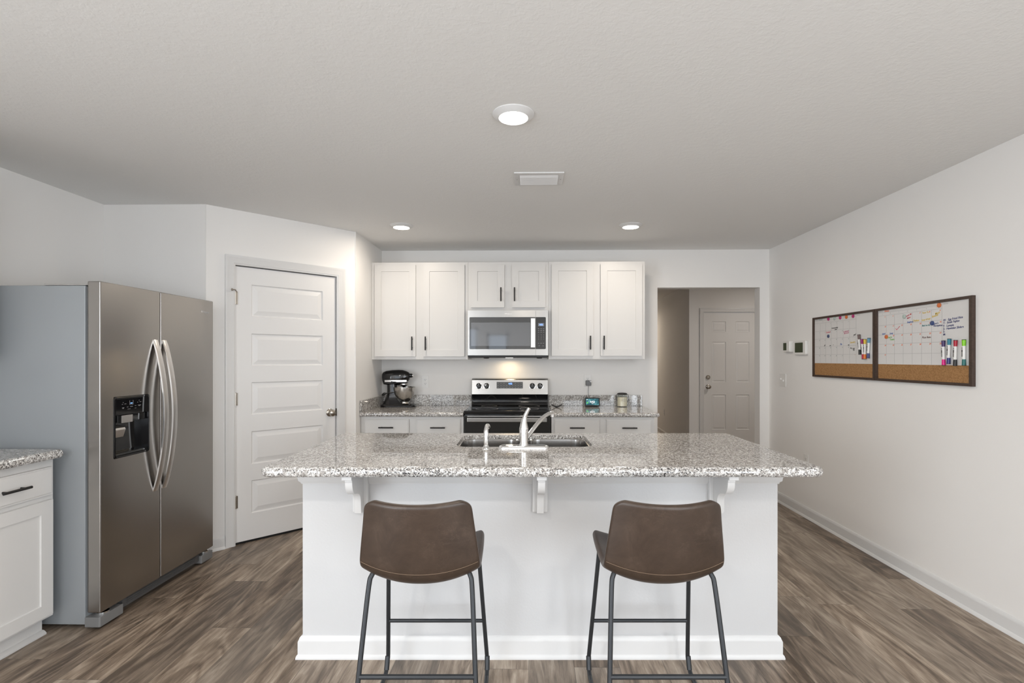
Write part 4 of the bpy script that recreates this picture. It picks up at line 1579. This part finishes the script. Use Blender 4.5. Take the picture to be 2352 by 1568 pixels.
# ------------------------------------------------------------------ outlets, switches, wall controls
def outlet(label, loc, rz):
    t = thing('wall_outlet', label, 'outlet', loc, rz)
    mb = MB(); mb.box(-0.036, 0.036, -0.005, 0.0, -0.059, 0.059, 0.002)
    mb.build('cover_plate', M['white_plastic'], t)
    for s in (-1, 1):
        mb = MB()
        mb.rings([[(p[0], y, p[1]) for p in rrect(-0.017, 0.017, s * 0.0195 - 0.0145, s * 0.0195 + 0.0145, 0.011, 5)] for y in (-0.0065, -0.002)])
        rc = mb.build('receptacle', M['white_plastic'], t)
        mb = MB()
        mb.box(-0.008, -0.0055, -0.0068, -0.006, s * 0.0195, s * 0.0195 + 0.008)
        mb.box(0.0055, 0.008, -0.0068, -0.006, s * 0.0195, s * 0.0195 + 0.008)
        mb.lathe([(0.0005, 0), (0.003, 0), (0.003, 0.0006)], 10, Matrix.Translation((0, -0.0062, s * 0.0195 - 0.007)) @ Matrix.Rotation(R(90), 4, 'X'))
        mb.build('slots', M['print_black'], rc)
    return t


outlet('white duplex outlet on the back wall beside the stand mixer', (-1.037, YB - 0.001, 1.127), 0)
outlet('white duplex outlet with a grey adapter plugged in', (0.586, YB - 0.001, 1.140), 0)
outlet('white duplex outlet low on the right wall beyond the island', (XR - 0.001, 4.432, 0.480), -PI / 2)
o = outlet('faint outlet low on the dim hallway side wall', (HX + 0.062, 9.0, 0.42), -PI / 2 - math.atan2(0.13, 3.2))

sw = thing('light_switch', 'white double toggle switch plate below the thermostats', 'light switch', (XR - 0.001, 4.835, 1.157), -PI / 2)
mb = MB(); mb.box(-0.060, 0.060, -0.006, 0, -0.059, 0.059, 0.002)
mb.build('cover_plate', M['white_plastic'], sw)
for s in (-1, 1):
    mb = MB(); mb.box(s * 0.023 - 0.005, s * 0.023 + 0.005, -0.016, -0.004, -0.004 - 0.008 * s, 0.012 - 0.008 * s, 0.002)
    mb.build('toggle', M['white_plastic'], sw)
th_ = thing('thermostat', 'white square thermostat with green-grey screen beside the calendar board', 'thermostat', (XR - 0.001, 4.497, 1.452), -PI / 2)
mb = MB(); mb.rings([[(p[0], y, p[1]) for p in rrect(-0.096 + i, 0.096 - i, -0.062 + i, 0.062 - i, 0.014, 5)] for i, y in ((0, 0), (0, -0.018), (0.004, -0.023))])
mb.build('housing', M['white_plastic'], th_)
mb = MB(); mb.box(-0.078, 0.052, -0.0245, -0.020, -0.040, 0.046, 0.001)
mb.build('screen', M['lcd'], th_)
ps = thing('alarm_keypad', 'small white wall control with dark screen nearest the hallway corner', 'wall control', (XR - 0.001, 4.706, 1.468), -PI / 2)
mb = MB(); mb.rings([[(p[0], y, p[1]) for p in rrect(-0.060 + i, 0.060 - i, -0.050 + i, 0.050 - i, 0.008, 5)] for i, y in ((0, 0), (0, -0.030), (0.004, -0.036))])
mb.build('housing', M['white_plastic'], ps)
mb = MB(); mb.box(-0.050, 0.008, -0.0375, -0.034, -0.034, 0.034, 0.001)
mb.build('screen', M['lcd'], ps)

# ------------------------------------------------------------------ counter-top objects
ad = thing('power_adapter', 'grey plug-in adapter and cord hanging to the clock display', 'power adapter', (0.590, YB - 0.0085, 1.118))
mb = MB(); mb.rings([[(p[0] + 0.002, y, p[1]) for p in rrect(-0.027 + i, 0.027 - i, -0.028 + i, 0.025 - i, 0.008, 4)] for i, y in ((0, 0), (0, -0.026), (0.004, -0.031))])
mb.build('plug_body', M['adapter'], ad)
mb = MB(); mb.prism([(0.008, 0.025), (0.030, 0.018), (0.030, 0.008), (0.022, 0.006)], -0.0325, -0.031, 'y')
mb.build('sticker', M['white_print'], ad, label='pale sticker on the adapter corner')
mb = MB(); mb.tube(smooth_path([(0.002, -0.015, -0.026), (0.001, -0.016, -0.06), (-0.001, -0.022, -0.09), (0.002, -0.036, -0.120), (0.010, -0.040, -0.145)], 6), 0.0022, 8)
mb.build('cord', M['adapter'], ad)

sd = thing('smart_display', 'small black tabletop clock display reading 4:52', 'clock display', (0.617, 4.985, CH))
DT = R(-14)
DM = Matrix.Translation((0, -0.012, 0.004)) @ Matrix.Rotation(DT, 4, 'X')
mb = MB(); mb.rings([[(p[0], y, p[1]) for p in rrect(-0.073 + i, 0.073 - i, 0.0 + i, 0.086 - i, 0.012, 5)] for i, y in ((0.002, -0.004), (0, -0.002), (0, 0.010), (0.004, 0.014))], M4=DM)
mb.prism([(0.002, 0.0005), (0.062, 0.0005), (0.058, 0.012), (0.030, 0.070), (0.022, 0.078)], -0.058, 0.058, 'x', bev=0.004)
bd = mb.build('case', M['black'], sd)
mb = MB(); mb.box(-0.063, 0.063, -0.0052, -0.003, 0.014, 0.076, M4=DM)
sc_ = mb.build('screen', M['screen'], sd)
mb = MB()
mb.text('4:52', 0.027, DM @ at_front(0.001, -0.0056, 0.044), 0.0002, 0, 'CENTER', 0.0006)
mb.box(-0.008, 0.010, -0.0058, -0.0052, 0.0255, 0.0275, M4=DM)
mb.box(-0.058, -0.042, -0.0058, -0.0052, 0.0655, 0.0685, M4=DM)
mb.build('clock_digits', M['white_led'], sc_)
mb = MB(); mb.lathe([(0.0005, 0), (0.0075, 0), (0.0075, 0.0005)], 12, DM @ Matrix.Translation((-0.048, -0.0052, 0.036)) @ Matrix.Rotation(R(90), 4, 'X'))
mb.build('status_icon', mat('green_icon', (0.02, 0.1, 0.02), 0.4, emit=((0.15, 0.75, 0.12), 0.7)), sc_)

cj = thing('jar_candle', 'cream jar candle with dark lid and wire bail on the back counter', 'candle', (0.912, 5.015, CH))
mb = MB(); mb.lathe([(0.046, 0.0), (0.0505, 0.004), (0.0505, 0.104), (0.0505, 0.118), (0.0475, 0.118), (0.0475, 0.100), (0.0475, 0.007), (0.001, 0.006)], 40)
mb.build('glass_jar', M['glass'], cj)
mb = MB(); mb.lathe([(0.001, 0.0068), (0.0470, 0.0068), (0.0470, 0.094), (0.001, 0.094)], 40)
mb.build('wax', M['wax'], cj, label='cream wax')
mb = MB(); mb.lathe([(0.049, 0.1185), (0.050, 0.122), (0.046, 0.130), (0.034, 0.135), (0.012, 0.137), (0.001, 0.137)], 36)
mb.build('lid', M['black'], cj, label='dark domed lid')
for s in (-1, 1):
    mb = MB(); mb.tube(smooth_path([(s * 0.048, -0.004, 0.119), (s * 0.058, -0.006, 0.117), (s * 0.059, -0.006, 0.098), (s * 0.063, -0.006, 0.085), (s * 0.060, -0.006, 0.066), (s * 0.0515, -0.006, 0.060)], 4), 0.0017, 8)
    mb.build('wire_bail', M['black'], cj)
mb = MB()
lm = Matrix.Translation((0, 0, 0.068)) @ Matrix.Rotation(R(13), 4, 'Z')
for k in range(28):
    a0, a1 = 2 * PI * k / 28, 2 * PI * (k + 1) / 28

    def cp_(a, rx=0.0235, rz=0.0135):
        u = rx * math.cos(a) / 0.0512
        return Vector((0.0512 * math.sin(u), -0.0512 * math.cos(u), rz * math.sin(a)))
    mb.tube([cp_(a0), cp_(a1)], 0.0008, 6, M4=lm)
for zz, w in ((0.004, 0.014), (-0.003, 0.016)):
    pts = []
    for k in range(7):
        u = (-w + 2 * w * k / 6) / 0.0512
        pts.append((0.0512 * math.sin(u), -0.0512 * math.cos(u), zz))
    mb.tube(pts, 0.0007, 6, M4=lm)
mb.build('label_print', M['print_grey'], cj)

sr = thing('spoon_rest', 'small black curved spoon rest beside the range', 'spoon rest', (0.268, 4.93, CH))
mb = MB()
rg2 = []
for k in range(13):
    t_ = -1 + 2 * k / 12
    x = 0.050 * t_
    zt = 0.006 + 0.022 * abs(t_) ** 1.6
    w = 0.034 * math.sqrt(max(0.05, 1 - 0.75 * t_ * t_))
    rg2.append([(x, -w, zt + 0.004), (x, -w * 0.5, zt + 0.0005), (x, w * 0.5, zt + 0.0005), (x, w, zt + 0.004), (x, w, zt - 0.001), (x, w * 0.5, zt - 0.0055), (x, -w * 0.5, zt - 0.0055), (x, -w, zt - 0.001)])
mb.rings(rg2)
tag(mb.build('spoon_rest', M['black'], sr), 'x', 'x')
o = sr.children[0]
o.name = 'dish'
del o['label']; del o['category']


# ------------------------------------------------------------------ calendar boards on the right wall
BWD, BZ0, BZ1 = 0.767, 1.210, 1.697


def board(label, y_left, month_txt, month_ink):
    t = thing('calendar_board', label, 'whiteboard', (XR - 0.001, y_left, 0), -PI / 2, 'calendar boards on the right wall')
    mb = MB()
    fw, fd_ = 0.021, 0.020
    for a in ((fw, BWD - fw, BZ1 - 0.016, BZ1), (fw, BWD - fw, BZ0, BZ0 + 0.016), (0.0005, fw, BZ0, BZ1), (BWD - fw, BWD - 0.0005, BZ0, BZ1)):
        mb.box(a[0], a[1], -fd_, 0, a[2], a[3], 0.0012)
    mb.build('frame', M['walnut'], t, label='dark brown frame')
    mb = MB(); mb.box(fw - 0.002, BWD - fw + 0.002, -0.010, -0.001, 1.322, BZ1 - 0.014)
    mb.build('dry_erase_panel', M['board'], t, label='white dry-erase panel')
    mb = MB(); mb.box(fw - 0.002, BWD - fw + 0.002, -0.010, -0.001, BZ0 + 0.014, 1.322)
    mb.build('cork_strip', M['cork'], t, label='cork strip')
    mb = MB()
    xa, xb = 0.024, 0.556
    yy = -0.0103
    for z in (1.666, 1.646, 1.581, 1.517, 1.455, 1.391):
        mb.box(xa, xb, yy, -0.0095, z - 0.0008, z + 0.0008)
    for k in range(1, 8):
        x = xa + (xb - xa) * k / 7
        mb.box(x - 0.0008, x + 0.0008, yy, -0.0095, 1.324, 1.644 if k < 7 else 1.679)
    for k, s_ in enumerate('SMTWTFS'):
        mb.text(s_, 0.010, at_front(xa + (xb - xa) * (k + 0.5) / 7, yy, 1.656), 0.0002, 0, 'CENTER')
    mb.text('MONTH', 0.0105, at_front(xa + 0.006, yy, 1.6735), 0.0002)
    mb.text('NOTES', 0.0105, at_front(xb + 0.010, yy, 1.671), 0.0002)
    mb.build('calendar_print', M['grid'], t)
    return t, xa, xb


def handwriting(t, items):
    by = {}
    for txt, x, z, size, roll, col in items:
        by.setdefault(col, []).append((txt, x, z, size, roll))
    for colname, L in by.items():
        mb = MB()
        for txt, x, z, size, roll in L:
            mb.text(txt, size, at_front(x, -0.0106, z, R(roll)), 0.0002, 0.22, 'LEFT', 0.0002)
        mb.build('lettering', INK[colname], t, label=colname.replace('_', ' ') + ' marker handwriting')


ink('orange', (0.85, 0.16, 0.03)); ink('red', (0.60, 0.03, 0.07)); ink('blue', (0.05, 0.13, 0.42)); ink('navy', (0.02, 0.03, 0.16))
ink('yellow', (0.72, 0.50, 0.03)); ink('green', (0.16, 0.48, 0.06)); ink('teal', (0.02, 0.20, 0.23)); ink('black', (0.02, 0.02, 0.02))
ink('brown', (0.14, 0.07, 0.06)); ink('grey', (0.28, 0.34, 0.33)); ink('pink', (0.55, 0.10, 0.20))

LB, xa, xb = board('framed calendar whiteboard nearest the hallway, with five magnets along its top', 4.305, 'x', 'grey')
cw = (xb - xa) / 7
ROW = (1.644, 1.579, 1.516, 1.454, 1.391)
it = [('October', xa + 0.055, 1.674, 0.016, 0, 'grey'),
      ('Homecoming', xa + 3.05 * cw, 1.596, 0.015, 2, 'black'), ('game', xa + 3.6 * cw, 1.585, 0.013, 0, 'black'),
      ('Ta-Da-Fr', xa + 2.05 * cw, 1.566, 0.017, 2, 'red'),
      ('Conference', xa + 5.0 * cw, 1.560, 0.014, 4, 'pink'), ('@ School', xa + 5.15 * cw, 1.548, 0.014, 4, 'pink'),
      ('yes!', xa + 6.6 * cw, 1.530, 0.018, 12, 'black'), ('Laundry', xa + 6.1 * cw, 1.478, 0.018, 2, 'yellow'),
      ('off', xa + 1.7 * cw, 1.461, 0.016, 14, 'black'), ('on', xa + 2.7 * cw, 1.461, 0.016, 6, 'black'), ('v', xa + 3.3 * cw, 1.466, 0.014, 0, 'black'),
      ('Flu', xa + 4.5 * cw, 1.467, 0.020, 2, 'blue'), ('en', xa + 5.75 * cw, 1.461, 0.016, 0, 'black'),
      ('Dry suit', xa + 6.1 * cw, 1.436, 0.016, -4, 'black'), ('city', xa + 6.5 * cw, 1.424, 0.015, -6, 'black'), ('.', xa + 6.8 * cw, 1.394, 0.03, 0, 'red')]
for r_ in range(5):
    for c_ in range(7):
        nn = r_ * 7 + c_ - 1
        if 1 <= nn <= 31 and c_ < 6:
            it.append((str(nn), xa + (c_ + 0.80) * cw, ROW[r_] - 0.010, 0.009, 0, 'grey'))
handwriting(LB, it)

RB, xa, xb = board('framed calendar whiteboard nearest the viewer, with a written dinner list', 3.536, 'x', 'orange')
it = [('Dinner', xa + 0.058, 1.674, 0.016, 0, 'orange'),
      ('Lunch for', xa + 3.25 * cw, 1.623, 0.014, 14, 'red'), ('Mom', xa + 3.45 * cw, 1.610, 0.014, 14, 'red'),
      ('Spaghetti', xa + 3.45 * cw, 1.587, 0.014, 0, 'blue'), ('Chicken', xa + 4.05 * cw, 1.592, 0.016, 0, 'yellow'),
      ('Soup & Roll', xa + 5.0 * cw, 1.590, 0.014, 4, 'yellow'), ('Taco Tu', xa + 5.05 * cw, 1.633, 0.015, 3, 'yellow'),
      ('Brisket', xa + 6.05 * cw, 1.604, 0.016, 12, 'yellow'), ('Mash', xa + 6.35 * cw, 1.619, 0.017, 12, 'yellow'),
      ('Back in NC', xa + 5.05 * cw, 1.557, 0.014, 0, 'teal'), ("Mom's", xa + 6.1 * cw, 1.562, 0.016, 4, 'navy'), ('Reception', xa + 6.2 * cw, 1.551, 0.016, 0, 'navy'),
      ('Salad', xa + 0.45 * cw, 1.523, 0.016, 4, 'blue'), ('Soup', xa + 1.4 * cw, 1.523, 0.016, 4, 'blue'),
      ('Dad in', xa + 1.15 * cw, 1.497, 0.015, 4, 'green'), ('Town', xa + 1.4 * cw, 1.484, 0.018, 0, 'green'),
      ('Pizza Buns', xa + 5.05 * cw, 1.486, 0.016, 0, 'brown')]
for k, s_ in enumerate(('W-  Egg Fried Rice', 'T-  Steak Fajitas', 'F-  Lumpia', 'S-  Hawaiian Sliders', 'S-', 'M-')):
    it.append((s_, xb + 0.008, 1.577 - k * 0.0162, 0.0175, 4 if k < 2 else 2, 'navy'))
for r_ in range(5):
    for c_ in range(7):
        nn = r_ * 7 + c_ + 3
        if nn <= 31 and nn != 5:
            it.append((str(nn), xa + (c_ + 0.78) * cw, ROW[r_] - 0.008, 0.0130, 0, 'orange'))
handwriting(RB, it)
mb = MB()
mb.tube([(xa + 2.15 * cw, -0.0106, 1.553), (xa + 2.28 * cw, -0.0106, 1.544), (xa + 2.62 * cw, -0.0106, 1.566)], 0.0014, 6)
mb.build('tick_mark', INK['red'], RB)

# magnets
MC = {'magenta': (0.42, 0.035, 0.16), 'pale_green': (0.42, 0.50, 0.46), 'orange': (0.62, 0.16, 0.045), 'navy': (0.045, 0.075, 0.20), 'dark_blue': (0.07, 0.09, 0.17)}
MM = {k: mat('magnet_' + k, v, 0.35) for k, v in MC.items()}
MAG = [(4.088, 1.672, 'magenta', 'magenta magnet, first from the left on the board nearest the hallway'),
       (4.009, 1.671, 'pale_green', 'pale green magnet between two magenta ones at the board top'),
       (3.935, 1.670, 'magenta', 'magenta magnet in the middle of the row of five'),
       (3.859, 1.669, 'orange', 'orange magnet in the row of five on the board nearest the hallway'),
       (3.780, 1.669, 'magenta', 'magenta magnet at the right end of the row of five'),
       (4.089, 1.536, 'dark_blue', 'dark blue magnet inside the grid of the board nearest the hallway'),
       (3.433, 1.503, 'orange', 'orange magnet low inside the grid of the board nearest the viewer'),
       (3.271, 1.624, 'pale_green', 'pale green magnet on the board nearest the viewer'),
       (3.048, 1.567, 'navy', 'navy blue magnet on the board nearest the viewer'),
       (2.997, 1.667, 'orange', 'orange magnet at the top of the board nearest the viewer')]
for y, z, c_, lab in MAG:
    mb = MB()
    mb.lathe([(0.0130, 0), (0.0135, 0.002), (0.0125, 0.006), (0.008, 0.0075), (0.0005, 0.0078)], 24, Matrix.Rotation(R(90), 4, 'X'))
    o = mb.build('magnet', MM[c_])
    o.location = (XR - 0.0112, y, z)
    o.rotation_euler = (0, 0, -PI / 2)
    tag(o, lab, 'magnet', 'round magnets on the calendar boards')


# markers
def marker(yt, zt, yb, zb, ctop_, cbot, label):
    roll = math.atan2((yb - yt), (zt - zb))      # lean of the pen in the board plane
    L = math.hypot(zt - zb, yt - yb)
    t = thing('marker', label, 'marker', (XR - 0.0112 - 0.0098, yb, zb), 0, 'dry-erase markers on the calendar boards')
    t.rotation_euler = (0, 0, -PI / 2)
    lean = Matrix.Rotation(math.atan2(-(yt - yb), zt - zb), 4, 'Y')
    cl = L * 0.245
    mb = MB(); mb.lathe([(0.0074, cl - 0.003), (0.0076, cl), (0.0076, L - cl), (0.0074, L - cl + 0.003)], 20, lean)
    br = mb.build('barrel', M['white_plastic'], t)
    mb = MB()
    for k, (zz, w, h) in enumerate(((L * 0.42, 0.0022, 0.022), (L * 0.56, 0.0032, 0.016), (L * 0.67, 0.0018, 0.008))):
        mb.box(-0.0030 - w, -0.0030 + w, -0.0077, -0.0069, zz - h / 2, zz + h / 2, M4=lean)
    mb.build('barrel_print', M['print_black'], br)
    for nm, zs, m in (('top', 1, ctop_), ('bottom', 0, cbot)):
        prof = [(0.0079, 0), (0.0080, 0.002), (0.0092, cl - 0.004), (0.0094, cl - 0.003)]
        blk = [(0.0095, cl - 0.003), (0.0095, cl - 0.0003), (0.0085, cl), (0.0005, cl)]
        F = lean @ (Matrix.Translation((0, 0, L - cl)) if zs else Matrix.Translation((0, 0, cl)) @ Matrix.Diagonal((1, 1, -1, 1)))
        mb = MB(); mb.lathe(prof, 20, F)
        bm_ = mb.bm
        cpart = mb.build('cap', m, t)
        mb = MB(); mb.lathe(blk, 20, F)
        mb.build('cap_end', M['print_black'], cpart)
    return t


def pen(name, col):
    return mat('cap_' + name, col, 0.3)


marker(3.703, 1.531, 3.691, 1.388, pen('brown', (0.12, 0.07, 0.06)), pen('black', (0.02, 0.02, 0.02)), 'marker with brown and black caps, leftmost on the far board')
marker(3.669, 1.497, 3.655, 1.355, pen('plum', (0.30, 0.01, 0.13)), pen('crimson', (0.42, 0.01, 0.05)), 'marker with plum and crimson caps on the far board')
marker(3.637, 1.496, 3.637, 1.355, pen('yellow', (0.70, 0.50, 0.04)), pen('orange', (0.75, 0.19, 0.02)), 'marker with yellow and orange caps on the far board')
marker(3.595, 1.503, 3.604, 1.362, pen('sky', (0.09, 0.27, 0.40)), pen('indigo', (0.04, 0.05, 0.17)), 'marker with sky blue and indigo caps on the far board')
marker(2.958, 1.462, 2.955, 1.320, pen('purple', (0.06, 0.03, 0.13)), pen('hot_pink', (0.70, 0.01, 0.22)), 'marker with purple and hot pink caps on the near board')
marker(2.916, 1.471, 2.922, 1.329, pen('turquoise', (0.02, 0.20, 0.28)), pen('royal', (0.03, 0.04, 0.18)), 'marker with turquoise and royal blue caps on the near board')
marker(2.874, 1.462, 2.878, 1.319, pen('red', (0.42, 0.01, 0.03)), pen('jet', (0.012, 0.012, 0.012)), 'marker with red and black caps on the near board')
marker(2.820, 1.463, 2.820, 1.321, pen('lime', (0.22, 0.60, 0.01)), pen('forest', (0.015, 0.14, 0.13)), 'marker with lime and dark green caps on the near board')
